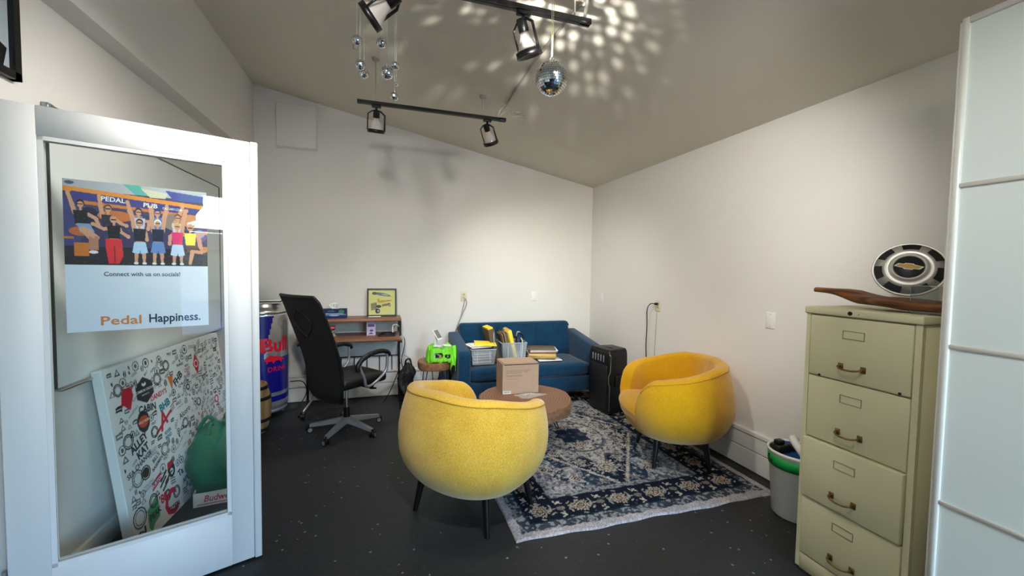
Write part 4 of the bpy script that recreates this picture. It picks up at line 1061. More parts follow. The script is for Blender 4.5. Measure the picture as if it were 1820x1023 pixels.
f = MB(); f.box(-.035, .035, -.11, -.107, .0, .37).box(-.035, .035, .107, .11, 0, .37).box(-.035, -.032, -.11, .11, 0, .37).box(.032, .035, -.11, .11, 0, .37).box(-.035, .035, -.11, .11, 0, .004); f.build('case', m_olive, mf)
MB().box(-.030, .028, -.10, .10, .02, .385).build('yellow_contents', m_yfold, mf)
yf = thing('yellow_binder', (1.405, 4.235, SZ + .012), 'bright yellow binder leaning out of the frosted bin', 'binder', rot=(R_(4), R_(-16), R_(4)))
f = MB(); f.rbox(-.021, .021, -.012, .15, .0, .355, .003, 1); f.build('cover', m_yfold, yf)
MB().box(-.017, .017, .0, .152, .006, .358).build('pages', m_manila, yf)
hd = thing('cable_gadget', (1.475, 4.33, SZ + .10), 'black hooked gadget with grey strap sticking up from the frosted bin', 'gadget')
f = MB(); f.rbox(-.05, .03, -.03, .03, .0, .15, .015, 3); f.tube(spline([(-.04, 0, .14), (-.05, 0, .185), (-.02, 0, .205), (.03, 0, .185), (.045, 0, .15)], 6), .011, 8); f.build('body', mat('dark_navy_plastic', (16, 20, 44), .4), hd)
MB().tube(spline([(-.05, -.012, .17), (-.035, -.016, .215), (-.005, -.014, .212)], 6), .010, 8).build('hook', m_grey, hd)
MB().tube(spline([(.0, -.035, .15), (.004, -.075, .12), (.0, -.085, .03), (-.004, -.085, -.08)], 6), .006, 6).build('strap', m_white, hd)
fs_ = thing('folder_stack', (1.745, 4.33, SZ), 'stack of brown and manila folders on the right half of the sofa seat', 'folder stack', rz=R_(-14))
cols = [mat('brown_card', (110, 84, 66), .8), m_manila, mat('tan_card', (206, 170, 140), .8), m_yfold, m_paper, mat('rust_card', (150, 70, 56), .8), mat('buff_card', (220, 200, 170), .8), m_paper, mat('taupe_folder', (104, 90, 76), .7)]
for k in range(9):
    MB().rbox(-.155, .155, -.12, .12, .012 + .0135 * k, .012 + .0135 * k + .0095, .002, 1, M=Matrix.Translation((random.uniform(-.012, .012), random.uniform(-.01, .01), 0)) @ Matrix.Rotation(R_(random.uniform(-6, 6)), 4, 'Z')).build('folder', cols[k], fs_)
tag(MB().rbox(-.13, .14, -.11, .10, 0, .008, .002, 1).build('white_envelope', m_paper, None, (1.79, 4.27, SZ + .002), (0, 0, R_(-4))), 'white envelope under the front of the folder stack on the sofa', 'envelope')

# ------------------------------------------------------------------ side table with lime bag and terminal
st = thing('side_table', (.528, 4.30, 0), 'small round live-edge wood side table left of the sofa', 'side table')
def edge2(t): return .185 * (1 + .03 * math.sin(2 * t) + .02 * math.sin(5 * t + 1))
slab(edge2, .432, .512, 56).build('slab_top', [m_slab, mat('side_bark', (132, 92, 58), .8, noise=.35, nscale=30)], st)
for k in range(3):
    t = R_(200 + 120 * k); h = MB(); b_ = Vector((.11 * math.cos(t), .11 * math.sin(t), .43)); f_ = Vector((.16 * math.cos(t), .16 * math.sin(t), .005)); s_ = Vector((-math.sin(t), math.cos(t), 0))
    h.tube([b_ + s_ * .045, f_ + s_ * .01, f_, f_ - s_ * .01, b_ - s_ * .045], .0045, 8); h.build('leg', m_blackm, st)
lb = thing('lime_bag', (.575, 4.24, .513), 'lime green fabric bag with cut-out handle holes slumped on the side table', 'bag')
def bagw(a_, b_):
    t = 2 * PI * a_; r = lerp_tab([(0, 1.04), (.15, 1.06), (.55, 1.0), (.85, .93), (1, .88)], b_)
    n = 3.6; c, s_ = math.cos(t), math.sin(t); q = (abs(c / .138) ** n + abs(s_ / .105) ** n) ** (-1 / n)
    w = 1 + .035 * math.sin(6 * t + 1 + 2 * b_) + .03 * math.sin(13 * t + 3 * b_) + .02 * math.sin(23 * t + 6 * b_)
    corner = abs(math.sin(2 * t)) ** 2
    zz = .002 + (.125 + .035 * corner + .012 * math.sin(t * 3)) * b_ + .006 * math.sin(9 * t) * b_
    return (q * r * w * c, q * r * w * s_, zz)
lbm = MB(); nu, nv = 90, 26
vs = [bagw(i / nu, j / (nv - 1)) for i in range(nu) for j in range(nv)]; fs = []
for i in range(nu):
    for j in range(nv - 1):
        k = (i + 1) % nu; c = Vector(vs[i * nv + j])
        a_ = (i + .5) / nu; b_ = (j + .5) / (nv - 1); t = 2 * PI * a_
        hole = False
        for hx, hz, hw, hh in ((-.040, .074, .044, .029), (.054, .064, .028, .020), (-.07, .0, .035, .012), (.03, .0, .03, .013), (.10, .0, .02, .01)):
            if c.y < 0 and abs((c.x - hx) / hw) ** 3.5 + abs((c.z - hz) / hh) ** 3.5 < 1: hole = True
        if not hole: fs.append((i * nv + j, k * nv + j, k * nv + j + 1, i * nv + j + 1))
lbm.add(vs, fs, 0, True); lbm.grid(lambda a_, b_: tuple(Vector(bagw(a_, 1)) * (1 - b_) + Vector((.01, 0, .118)) * b_), 48, 6, cu=True)
lbm.build('bag_body', m_lime, lb)
def drape(a_, b_):      # loose flap hanging from the right shoulder past the table edge
    x = .085 + .050 * a_ + .014 * math.sin(7 * a_ + 3 * b_); y = -.055 - .05 * b_ - .035 * a_ * b_ + .012 * math.sin(9 * a_)
    return (x, y - .01, .150 - (.20 + .035 * math.sin(3 * a_ * PI)) * b_ + .02 * a_ * (1 - b_))
f = MB(); f.grid(drape, 16, 14); f.grid(lambda a_, b_: (drape(a_, b_)[0] + .002, drape(a_, b_)[1] + .004, drape(a_, b_)[2]), 16, 14); f.build('draped_side', m_lime, lb)
f = MB()
for k, (x, z, m_) in enumerate(((-.06, .06, 0), (-.045, .075, 1), (.035, .06, 2), (.055, .075, 1), (-.02, .05, 3))): f.rbox(x - .022, x + .022, -.075, -.035, z - .03, z + .028, .004, 1, mi=m_)
f.build('contents', [m_paper, mat('green_card', (110, 170, 110), .7), mat('tan_item', (190, 150, 100), .7), m_manila], lb)
tm = thing('card_terminal', (.535, 4.215, .671), 'white tilted tablet card terminal on a stand above the lime bag', 'terminal', rz=R_(-38))
MB().rbox(-.028, .045, -.035, .045, .0, .012, .005, 2).rbox(-.028, -.012, -.022, .028, .005, .105, .006, 2).build('stand', m_white, tm)
tbM = Matrix.Translation((.0, .0, .118)) @ Matrix.Rotation(R_(54), 4, 'Y')
MB().rbox(-.062, .062, -.045, .045, -.004, .009, .006, 2, M=tbM).build('tablet', m_white, tm)
MB().rbox(-.055, .040, -.038, .038, .0092, .0110, .001, 1, M=tbM).build('screen', mat('grey_screen', (120, 120, 118), .25), tm)
wp = MB().rbox(-.04, .04, -.03, .03, 0, .012, .004, 1).build('card_reader', m_white, None, (.635, 4.205, .674), (0, R_(6), R_(10)))
tag(wp, 'small white card reader lying beside the terminal stand', 'card reader')
cord('thin_wire', [(.40, 4.32, .514), (.42, 4.42, .54), (.47, 4.5, .60), (.50, 4.40, .66)], .002, m_steelgrey, 'thin wire rising from the side table edge to the bag')
cord('tangled_wire', [(.42, 4.36, .42), (.39, 4.42, .34), (.44, 4.44, .26), (.40, 4.46, .18), (.45, 4.5, .1), (.47, 4.62, .012)], .002, m_steelgrey, 'thin wire dangling below the left edge of the side table')
gx = thing('grey_sack', (.64, 4.55, 0), 'dark grey fabric sack slumped on the floor behind the side table', 'sack')
f = MB(); f.grid(lambda a_, b_: ((.13 - .10 * b_ + .01 * math.sin(6 * PI * a_)) * math.cos(2 * PI * a_) - .0 + .05 * b_, (.10 - .08 * b_) * math.sin(2 * PI * a_), .001 + .43 * b_), 40, 14, cu=True); f.build('sack_body', mat('charcoal_fabric', (84, 84, 90), .9, noise=.2, nscale=20), gx)

# ------------------------------------------------------------------ desk
dk = thing('writing_desk', (-.29, 4.55, 0), 'narrow walnut desk with raised shelf and black metal frame at the back wall', 'desk')
DX0, DX1 = -.50, .475       # local; world x from -.79 to .185
f = MB(); f.rbox(DX0, DX1, -.215, .315, .722, .745, .003, 1); f.build('desktop', m_desk, dk)
f = MB(); f.rbox(DX0, DX1 + .005, -.03, .315, .905, .930, .003, 1); f.build('shelf', m_desk, dk)
for x in (DX0 + .012, DX1 - .006):
    f = MB(); f.box(x - .011, x + .011, .285, .307, .003, .905).box(x - .011, x + .011, -.025, -.005, .745, .905).box(x - .011, x + .011, -.2, .3, .700, .722).box(x - .011, x + .011, -.20, .30, .003, .022); f.build('side_frame', m_blackm, dk)
f = MB(); f.cyl((DX0, .30, .47), (DX1, .30, .47), .006).cyl((DX0, .30, .28), (DX1, .30, .28), .006)
for k in range(7): x = DX0 + .08 + k * .135; f.cyl((x, .30, .28), (x, .30, .47), .005)
f.build('back_rail', m_blackm, dk)
tag(dk.children[-1]) 
# slanting grey floor tube with castor (left foot of a folded stand)
fs2 = thing('floor_stand', (-.70, 4.30, 0), 'grey floor tube with a small castor, foot showing left of the chair base', 'stand')
MB().tube([(.01, .42, .18), (0, .32, .09), (-.035, .02, .065)], .011, 8).build('foot_tube', m_grey, fs2)
f = MB(); f.cyl((-.055, .0, .028), (-.020, .0, .028), .028, n=16).rbox(-.06, -.015, -.012, .012, .03, .07, .004, 1); f.build('castor', m_black, fs2)

# desk objects
tb_ = thing('tissue_box', (-.49, 4.72, .931), 'dark blue patterned tissue box with a tissue on the desk shelf', 'tissue box')
rs = Ras(.24, .095, 73, 30, (24, 34, 84)); 
rs.poly([(0, .04), (.06, .055), (.12, .045), (.18, .06), (.24, .04), (.24, .03), (.12, .03), (0, .025)], (90, 120, 150)); rs.ell(.19, .07, .03, .02, (60, 120, 90)); rs.ell(.09, .075, .04, .012, (40, 90, 120)); rs.line(.04, .05, .20, .045, .003, (170, 190, 206)); rs.rect(0, .24, 0, .012, (20, 30, 110)); rs.ell(.12, .03, .05, .008, (150, 170, 200))
MB().rbox(-.12, .12, -.055, .055, 0, .095, .002, 1).build('carton', mat('box_navy', (20, 32, 62), .6), tb_)
rs.mesh('printed_front', attr_mat('tissue_print', .5), lambda u, v: (u - .12, 0 * u - .0556, v), tb_)
f = MB()
for k in range(4):
    f.grid(lambda a_, b_, k=k: ((a_ - .5) * (.05 + .07 * b_) + .012 * math.sin(5 * a_ + k), .02 * math.sin(6 * a_ + k * 1.7) * b_ + (k - 1.5) * .006, .094 + .06 * b_ * (1 - .5 * abs(a_ - .5)) + .006 * math.sin(9 * a_ + k)), 12, 7)
f.build('tissue', m_paper, tb_)
tag(MB().rbox(-.008, .008, -.02, .02, 0, .11, .002, 1).build('grey_bookend', m_grey, None, (-.635, 4.70, .931)), 'small grey upright block left of the tissue box', 'bookend')
pf = thing('framed_print', (-.01, 4.755, .932), 'black framed yellow print of a truck chassis on the desk shelf', 'picture', rot=(R_(-5), 0, 0))
PW = .312
f = MB()
for x0, x1, z0, z1 in ((-PW / 2, PW / 2, 0, .016), (-PW / 2, PW / 2, .294, .31), (-PW / 2, -PW / 2 + .016, 0, .31), (PW / 2 - .016, PW / 2, 0, .31)): f.box(x0, x1, -.012, .012, z0, z1)
f.build('frame', m_black, pf)
rp_ = Ras(1, 1, 150, 150, (226, 216, 140))
rp_.ell(.5, .82, .32, .06, (120, 118, 124), -.18); rp_.ell(.22, .86, .09, .06, (90, 84, 80)); rp_.ell(.62, .80, .14, .03, (170, 176, 190), -.15); rp_.poly([(.7, .78), (.93, .73), (.72, .74)], (104, 104, 112))
rp_.poly([(.08, .46), (.30, .50), (.30, .22), (.10, .18)], (150, 136, 112)); rp_.line(.1, .4, .3, .42, .006, (90, 76, 60)); rp_.line(.1, .3, .3, .32, .006, (90, 76, 60)); rp_.rect(.27, .3, .2, .5, (100, 80, 60))
rp_.poly([(.32, .62), (.40, .66), (.42, .56), (.86, .60), (.86, .555), (.5, .48), (.34, .48)], (206, 160, 70)); rp_.line(.4, .57, .86, .585, .005, (130, 96, 50))
rp_.ell(.34, .16, .09, .10, (50, 46, 52)); rp_.ell(.36, .16, .04, .055, (170, 168, 160)); rp_.ell(.38, .34, .10, .06, (80, 64, 66))
for q in range(5): rp_.ell(.53 + .06 * q, .38 + .012 * q, .035, .05, (96, 66, 58)); rp_.ell(.53 + .06 * q, .38 + .012 * q, .016, .028, (190, 170, 130))
rp_.ell(.79, .40, .04, .07, (84, 66, 56)); rp_.ell(.79, .40, .02, .04, (206, 196, 170))
rp_.mesh('print', attr_mat('yellow_print', .5), lambda u, v: (-PW / 2 + .015 + u * (PW - .03), 0 * u - .002, .015 + v * .28), pf)
MB().box(-PW / 2 + .014, PW / 2 - .014, -.007, -.0055, .014, .296).build('glass', m_glass, pf)
tag(MB().rbox(-.065, .065, -.012, .012, 0, .010, .003, 1).build('white_strip', m_white, None, (-.085, 4.70, .931)), 'thin white strip lying in front of the framed print', 'strip')
papers('desk_papers', (-.56, 4.56, .746), 6, .16, .15, .019, [m_manila, m_paper, mat('grey_book', (120, 124, 130), .7), m_paper, mat('dark_red_book', (110, 30, 44), .7), mat('rose_paper', (206, 92, 104), .8)], 'pile of books and papers with a rose top sheet on the desk', 'papers', 0, .012, 'book')
bk_ = thing('booklet_card', (-.12, 4.60, .7475), 'lilac printed card standing upright on the desk under the shelf', 'card', rot=(R_(-8), 0, 0))
MB().box(-.048, .045, 0, .003, 0, .148).build('card', mat('lilac_card', (196, 186, 214), .6), bk_)
f = MB(); f.box(-.035, .035, -.0006, 0, .09, .118); f.box(-.012, .02, -.0006, 0, .04, .06); f.prism([(-.03, .012), (.03, .012), (.0, .034)], -.0006, 0, 'y'); f.build('print', mat('violet_ink', (84, 74, 120), .6), bk_)
MB().box(-.048, -.044, .0, .02, .0, .145).build('side_panel', m_ink, bk_)
kb = thing('cable_coil', (.07, 4.56, .747), 'flat black device with coiled cables on the right end of the desk', 'device')
MB().rbox(-.12, .06, -.06, .05, 0, .016, .006, 2).build('device_body', m_black, kb)
f = MB()
for k in range(3): f.tube([( -.02 + (.085 - .012 * k) * math.cos(t), (.05 - .006 * k) * math.sin(t), .020 + .005 * k) for t in arc(24, 0, 2 * PI)], .0035, 6)
f.build('coil', m_cordk, kb)
cord('white_cable', [(.105, 4.55, .75), (.10, 4.56, .83), (.115, 4.56, .86), (.16, 4.57, .85), (.20, 4.58, .77), (.215, 4.60, .68), (.20, 4.62, .60), (.195, 4.65, .50)], .006, m_white, 'thick white cable arching off the right end of the desk')
cord('charger_cable', [(.205, 4.66, .74), (.235, 4.68, .66), (.225, 4.70, .56), (.20, 4.70, .45), (.21, 4.70, .36)], .0045, m_cordk, 'black cable hanging down the right desk leg')
cord('grey_cable', [(.225, 4.68, .50), (.27, 4.70, .47), (.29, 4.70, .40), (.275, 4.68, .33)], .004, m_cord, 'grey cable loop hanging into the black bag by the desk')
cord('floor_cable', [(.185, 4.60, .44), (.15, 4.62, .30), (.08, 4.64, .12), (.02, 4.66, .006), (.0, 4.62, .006)], .0045, m_cordk, 'black cable slanting from the desk leg to the floor')
bb = thing('black_bag', (.255, 4.60, 0), 'lumpy black bag of cables on the floor right of the desk', 'bag')
def sackf(a_, b_):
    t = 2 * PI * a_; z = .43 * b_; r = lerp_tab([(0, .05), (.04, .085), (.25, .10), (.5, .078), (.75, .085), (.9, .05), (1, .012)], b_)
    w = 1 + .16 * math.sin(3 * t + 5 * b_) + .10 * math.sin(7 * t + 11 * b_) + .06 * math.sin(15 * t - 23 * b_)
    return (r * w * math.cos(t) + .02 * math.sin(9 * b_), r * .8 * w * math.sin(t), .001 + z)
f = MB(); f.grid(sackf, 60, 36, cu=True); f.build('bundle', mat('black_bag_fabric', (12, 12, 13), .6), bb)
f = MB(); f.tube(spline([(-.02, 0, .40), (-.01, -.01, .46), (.03, 0, .47), (.05, .01, .40)], 6), .010, 6); f.build('handle', m_black, bb)

# ------------------------------------------------------------------ office chair
oc = thing('office_chair', (-.31, 3.90, 0), 'black high-back office chair with grey armrests and star base at the desk', 'office chair', rz=math.atan2(.64, .77))
ca0 = math.atan2(.64, .77)
hub = MB(); hub.cyl((0, 0, .075), (0, 0, .13), .042, .036, 20); hub.build('hub', m_grey, oc)
MB().cyl((0, 0, .13), (0, 0, .22), .028, .026, 16).build('gas_lift_cover', m_black, oc)
MB().cyl((0, 0, .20), (0, 0, .41), .014, .014, 14).build('gas_lift', m_chrome, oc)
for k in range(5):
    t = R_(172 + 72 * k) - ca0; R2 = Matrix.Rotation(t, 4, 'Z'); f = MB()
    n = 7; pr = []
    for i in range(n):
        q = i / (n - 1); x = .025 + .285 * q; w = .030 - .012 * q; z = .128 - .052 * q; h = .044 - .020 * q
        pr.append([(x, -w, z - h), (x, w, z - h), (x, w * .8, z), (x, -w * .8, z)])
    vs = [p for s_ in pr for p in s_]; fs = [(0, 1, 2, 3)[::-1], tuple((n - 1) * 4 + j for j in range(4))]
    for i in range(n - 1): fs += [(i * 4 + j, i * 4 + (j + 1) % 4, (i + 1) * 4 + (j + 1) % 4, (i + 1) * 4 + j) for j in range(4)]
    f.add(vs, fs, 0, False, R2); b_ = f.build('base_arm', m_grey, oc)
    f = MB(); M2 = R2 @ Matrix.Translation((.315, 0, 0)) @ Matrix.Rotation(R_(30 + 40 * k), 4, 'Z')
    f.cyl((0, 0, .045), (0, 0, .07), .008, M=M2); f.rbox(-.016, .016, -.008, .008, .022, .05, .004, 1, M=M2)
    for s_ in (-1, 1): f.cyl((0, s_ * .010, .026), (0, s_ * .024, .026), .0255, n=18, M=M2)
    cst = f.build('caster', m_black, oc)
    f = MB()
    for s_ in (-1, 1): f.cyl((0, s_ * .0245, .026), (0, s_ * .0265, .026), .018, n=14, M=M2)
    f.build('wheel_disc', m_grey, cst)
MB().rbox(-.14, .12, -.07, .07, .395, .44, .012, 2).build('tilt_mechanism', m_black, oc)
f = MB(); f.cyl((.06, -.06, .415), (.10, -.20, .40), .008, .006).cyl((.10, -.20, .40), (.115, -.26, .405), .011, .007); f.build('tilt_lever', m_black, oc)
cush(-.20, .265, -.235, .235, .435, .525, 12, .02, .035).build('seat', m_leather, oc)
BP = [(-.225, .335), (-.25, .40), (-.255, .50), (-.262, .60), (-.29, .72), (-.332, .85), (-.38, .98), (-.425, 1.10), (-.462, 1.19), (-.495, 1.24)]
HW = [(.335, .20), (.40, .232), (.5, .245), (.62, .25), (.75, .258), (.9, .262), (1.05, .262), (1.19, .255), (1.235, .235)]
def bp(q):
    k = q * (len(BP) - 1); i = min(int(k), len(BP) - 2); f_ = k - i; return BP[i][0] * (1 - f_) + BP[i + 1][0] * f_, BP[i][1] * (1 - f_) + BP[i + 1][1] * f_
def backsurf(off, shrink=1.):
    def fn(a_, b_):
        x, z = bp(b_); w = lerp_tab(HW, z) * shrink; s_ = (a_ - .5) * 2
        return (x + .035 * s_ * s_ + off, s_ * w, z)
    return fn
f = MB(); f.grid(backsurf(0), 17, 40); f.grid(backsurf(.018), 17, 40)
rim = [backsurf(.009)(0, j / 39) for j in range(40)] + [backsurf(.009)(i / 16, 1) for i in range(1, 17)] + [backsurf(.009)(1, 1 - j / 39) for j in range(1, 40)] + [backsurf(.009)(1 - i / 16, 0) for i in range(1, 16)]
f.build('mesh_back', m_mesh, oc)
MB().tube(rim, .0125, 8, closed=True).build('back_frame', m_leather, oc)
f = MB(); f.tube([backsurf(-.012)(.5 - .22 * math.sin(PI * q) * 1., .60 + .22 * q) for q in arc(14, 0, 1)], .005, 6).tube([backsurf(-.012)(.5 + .22 * math.sin(PI * q), .60 + .22 * q) for q in arc(14, 0, 1)], .005, 6)
f.build('lumbar_wire', m_blackm, oc)
def headr(a_, b_):
    p = backsurf(.0)(.04 + .92 * a_, .80 + .20 * b_); return p
f = MB(); f.grid(lambda a_, b_: (lambda p: (p[0] + .025, p[1], p[2]))(headr(a_, b_)), 14, 8); f.grid(lambda a_, b_: (lambda p: (p[0] + .025 + .075 * (math.sin(PI * a_) * math.sin(PI * b_)) ** .4, p[1], p[2] - .01 * 0))(headr(a_, b_)), 14, 8)
f.build('headrest', m_leather, oc, weld=True)
for s_ in (-1, 1):
    y = s_ * .275; a_r = oc
    f = MB(); f.tube(spline([(-.055, y, .655), (-.065, y, .62), (-.02, y, .52), (.0, y * .98, .455), (.06, y * .96, .445), (.16, y * .98, .50), (.215, y, .56), (.225, y, .66), (.222, y, .705)], 6), .013, 8)
    ar = f.build('armrest_loop', m_grey, oc)
    f = MB(); f.tube(spline([(-.085, y, .595), (-.085, y, .64), (-.04, y, .69), (.05, y, .725), (.15, y, .735), (.225, y, .715), (.245, y, .68)], 6), .021, 10); f.build('arm_pad', m_leather, oc)
    f = MB(); f.rbox(.02, .09, min(y * .8, y * .96), max(y * .8, y * .96), .425, .45, .004, 1); f.build('arm_bracket', m_black, oc)

# ------------------------------------------------------------------ drinks can cooler, magazine, barrel
cn = thing('can_cooler', (-1.145, 4.53, 0), 'large upright can shaped drinks cooler in blue and silver by the open door', 'cooler')
CR = .238
dc = 285.0   # direction (deg) of the artwork centre
def canmat(c):
    t = (math.degrees(math.atan2(c.y, c.x)) - dc + 180) % 360 - 180   # + is to the viewer's right
    z = c.z
    if z < .17: return 1
    if .225 < z < .265: return 1
    if z > 1.0: return 1
    u = t / 90 * CR * 1.57; 
    zc = .60
    # four slanted fields: upper left blue, lower right blue
    if z > zc: return 0 if (-.45 < u < .02 + (z - zc) * .22) else 1
    return 0 if u > -.02 + (z - zc) * .12 or u < -.47 else 1
f = MB()
lev = [(CR - .015, .10), (CR, .125)] + [(CR, .125 + .0175 * k) for k in range(1, 52)]
f.lathe(lev, 120, mfun=canmat)
f.build('body', [m_canblue, m_cansilver], cn)
f = MB(); f.lathe([(CR - .002, 1.015), (CR + .004, 1.02), (CR + .004, 1.045), (CR - .01, 1.055), (CR - .03, 1.075), (CR - .045, 1.085), (CR - .045, 1.11), (CR - .055, 1.115), (0, 1.115)], 64); f.build('lid', m_alu, cn)
f = MB(); f.lathe([(CR - .03, .065), (CR - .01, .07), (CR - .01, .095), (CR - .02, .10)], 64); f.build('base_ring', m_grey, cn)
for k in range(4):
    t = R_(20 + 90 * k); x, y = .19 * math.cos(t), .19 * math.sin(t); f = MB(); f.cyl((x - .010, y, .028), (x + .010, y, .028), .027, n=16).rbox(x - .014, x + .014, y - .012, y + .012, .03, .07, .003, 1); f.build('caster', m_grey, cn)
def can_text(body, deg0, z, size, mi, mb, bold=.03, width_deg=None):
    tmp = MB(); text_into(tmp, body, Matrix.Identity(4), size, 0, bold)
    # wrap onto the cylinder
    xs = [v[0] for v in tmp.v]; 
    vs = []
    for v in tmp.v:
        t = R_(dc + deg0) + v[0] / (CR + .002); vs.append(((CR + .002) * math.cos(t), (CR + .002) * math.sin(t), z + v[1]))
    mb.add(vs, tmp.f, mi, False)
for w_, d_, z_, sz_, bo_ in (('Red', -30, .715, .185, .03), ('Bull', 33, .715, .185, .03), ('ENERGY', -34, .485, .062, .02), ('DRINK', 36, .49, .066, .01)):
    f = MB(); can_text(w_, d_, z_, sz_, 0, f, bo_); f.build('lettering', mat('can_red', (206, 14, 50), .35), cn, fixn=False)
f = MB()
def wrap(poly, mb):
    bm = bmesh.new(); vs = [bm.verts.new((x, y, 0)) for x, y in poly]; bm.faces.new(vs); bmesh.ops.triangulate(bm, faces=bm.faces); bmesh.ops.subdivide_edges(bm, edges=bm.edges[:], cuts=3, use_grid_fill=True)
    bm.verts.ensure_lookup_table(); vv = []
    for v in bm.verts:
        t = R_(dc) + v.co.x / (CR + .003); vv.append(((CR + .003) * math.cos(t), (CR + .003) * math.sin(t), v.co.y))
    mb.add(vv, [[q.index for q in fc.verts] for fc in bm.faces]); bm.free()
for s_ in (-1, 1):
    wrap([(s_ * x, y) for x, y in ((.020, .585), (.045, .610), (.075, .632), (.105, .618), (.150, .612), (.205, .590), (.225, .565), (.195, .575), (.185, .545), (.165, .572), (.125, .570), (.10, .545), (.095, .568), (.060, .570), (.045, .545), (.040, .572))], f)
f.build('bull_emblem', mat('can_red2', (214, 20, 44), .35), cn, fixn=False)
f = MB(); f.cyl((.0, 0, .10), (.0, 0, .101), .01)
ring = [(CR * .30 * math.cos(t), .60 + CR * .30 * math.sin(t)) for t in arc(24, 0, 2 * PI)][:-1]
MB_r = MB(); 
vv = []
for x, y in ring: t = R_(dc - 20) + x / (CR + .0015); vv.append(((CR + .0015) * math.cos(t), (CR + .0015) * math.sin(t), y))
MB_r.add(vv, [tuple(range(len(vv)))]); MB_r.build('yellow_disc', mat('can_gold', (240, 190, 40), .35), cn, fixn=False)
mg = thing('magazine', (-1.07, 4.47, 1.116), 'thin black and white magazines lying on top of the can cooler', 'magazine', rz=R_(8))
MB().rbox(-.13, .13, -.09, .09, 0, .010, .002, 1).build('lower_cover', m_paper, mg); MB().rbox(-.12, .125, -.085, .09, .0105, .020, .002, 1).build('upper_cover', m_ink, mg)
MB().rbox(-.12, .12, -.08, .085, .0205, .026, .002, 1).build('pages', m_paper, mg)
cord('cooler_cord', [(-.90, 4.60, .30), (-.80, 4.68, .27), (-.765, 4.70, .17), (-.80, 4.68, .07), (-.86, 4.62, .012), (-.93, 4.60, .008)], .005, m_cordk, 'black cord looping from the can cooler to the floor')
br = thing('wooden_barrel', (-1.105, 4.09, 0), 'small oak barrel with dark hoops standing between cooler and door', 'barrel')
f = MB(); f.lathe([(.115, .002), (.130, .06), (.145, .13), (.152, .215), (.145, .30), (.130, .37), (.116, .43), (.100, .43), (.098, .415), (0, .415)], 22, smooth=False); f.build('staves', m_barrel, br)
for z, r in ((.03, .1255), (.12, .1455), (.31, .1455), (.40, .1255)):
    MB().lathe([(r, z - .014), (r + .0035, z - .014), (r + .0035, z + .014), (r, z + .014)], 40).build('hoop', mat('dark_iron', (52, 46, 42), .5, metal=.6), br)

# ------------------------------------------------------------------ PA speaker
sp_ = thing('pa_speaker', (2.13, 3.92, RUGZ), 'black plastic PA loudspeaker standing on the rug beside the sofa', 'speaker', rz=math.atan2(3.575 - 3.92, 2.172 - 2.13))
# local +x runs along the grille towards the camera; +y local is into the body (to the right in the photo)
L_, D_, H_ = .345, .275, .665
bm = bmesh.new()
pl_ = [(0, 0), (L_, 0), (L_ - .045, D_), (.045, D_)]
def outline(z, sc=1.): return [((x - L_ / 2) * sc + L_ / 2, (y - D_ / 2) * sc + D_ / 2, z) for x, y in pl_]
lv = [outline(0, .94), outline(.03, 1.), outline(H_ - .09, 1.0), outline(H_ - .02, .97), outline(H_, .88)]
vv = [[bm.verts.new(p) for p in l] for l in lv]
for a_, b_ in zip(vv, vv[1:]):
    for i in range(4): bm.faces.new((a_[i], a_[(i + 1) % 4], b_[(i + 1) % 4], b_[i]))
bm.faces.new(vv[0][::-1]); bm.faces.new(vv[-1]); bmesh.ops.recalc_face_normals(bm, faces=bm.faces)
bmesh.ops.bevel(bm, geom=bm.edges[:], offset=.018, segments=3, profile=.5, affect='EDGES')
MB().bm(bm).build('cabinet', mat('speaker_plastic', (12, 12, 13), .42, bump=.1, bscale=200), sp_)
f = MB(); f.rbox(.045, L_ - .03, -.006, .004, .05, .50, .012, 2); f.build('grille', mat('speaker_grille', (20, 21, 25), .35, bump=.4, bscale=600), sp_)
f = MB()
for k in range(5): f.rbox(.06 + k * .046, .078 + k * .046, -.003, .004, .53, .60, .006, 2)
f.build('vent_slot', mat('slot_grey', (120, 124, 132), .4), sp_)
z_ = [(.04, .0), (.30, 0), (.33, -.014), (.40, -.016), (.44, .002), (.60, .008), (.625, -.01)]
f = MB(); f.tube([(L_ + .001 + .0 * d, .012 + d, z) for z, d in z_], .0045, 6); f.build('silver_trim', m_alu, sp_)
f = MB(); f.rbox(L_ * .3, L_ * .7, D_ * .35, D_ * .5, H_ - .004, H_ + .004, .003, 1); f.rbox(L_ * .28, L_ * .72, D_ * .30, D_ * .55, H_ - .012, H_ + .0012, .003, 1, mi=1); f.build('handle_recess', [m_black, mat('speaker_gloss', (22, 22, 23), .3)], sp_)
f = MB(); f.rbox(L_ - .012, L_ - .001, .09, .22, .28, .40, .006, 2); f.build('side_grip', mat('speaker_grip', (18, 18, 18), .6), sp_)

# ------------------------------------------------------------------ filing cabinet
FC = thing('filing_cabinet', (2.0, 1.475, 0), 'putty four-drawer metal filing cabinet with brass handles beside the glass wardrobe', 'filing cabinet')
CW, CD, CH = .455, .635, 1.322     # local: y from -CW to 0, x from 0 to CD
f = MB(); f.rbox(.018, CD, -CW, 0, .006, 1.288, .003, 1)
f.box(.0, .02, -.020, 0, .012, 1.288).box(.0, .02, -CW, -CW + .022, .012, 1.288); f.rbox(.0, .02, -CW + .02, -.02, .006, .088, .002, 1)
f.build('body', m_cab, FC)
MB().rbox(-.010, CD, -CW - .006, .006, 1.289, CH, .005, 2).build('top_lid', m_cab, FC)
f = MB(); f.cyl((-.0125, -.200, 1.306), (-.009, -.200, 1.306), .009, n=16); f.build('lock', m_black, FC)
f = MB(); f.cyl((-.0115, -.235, 1.304), (-.0095, -.235, 1.304), .002, n=8); f.build('rivet', m_black, FC)
dz = [(.995, 1.283), (.690, .988), (.392, .682), (.094, .385)]
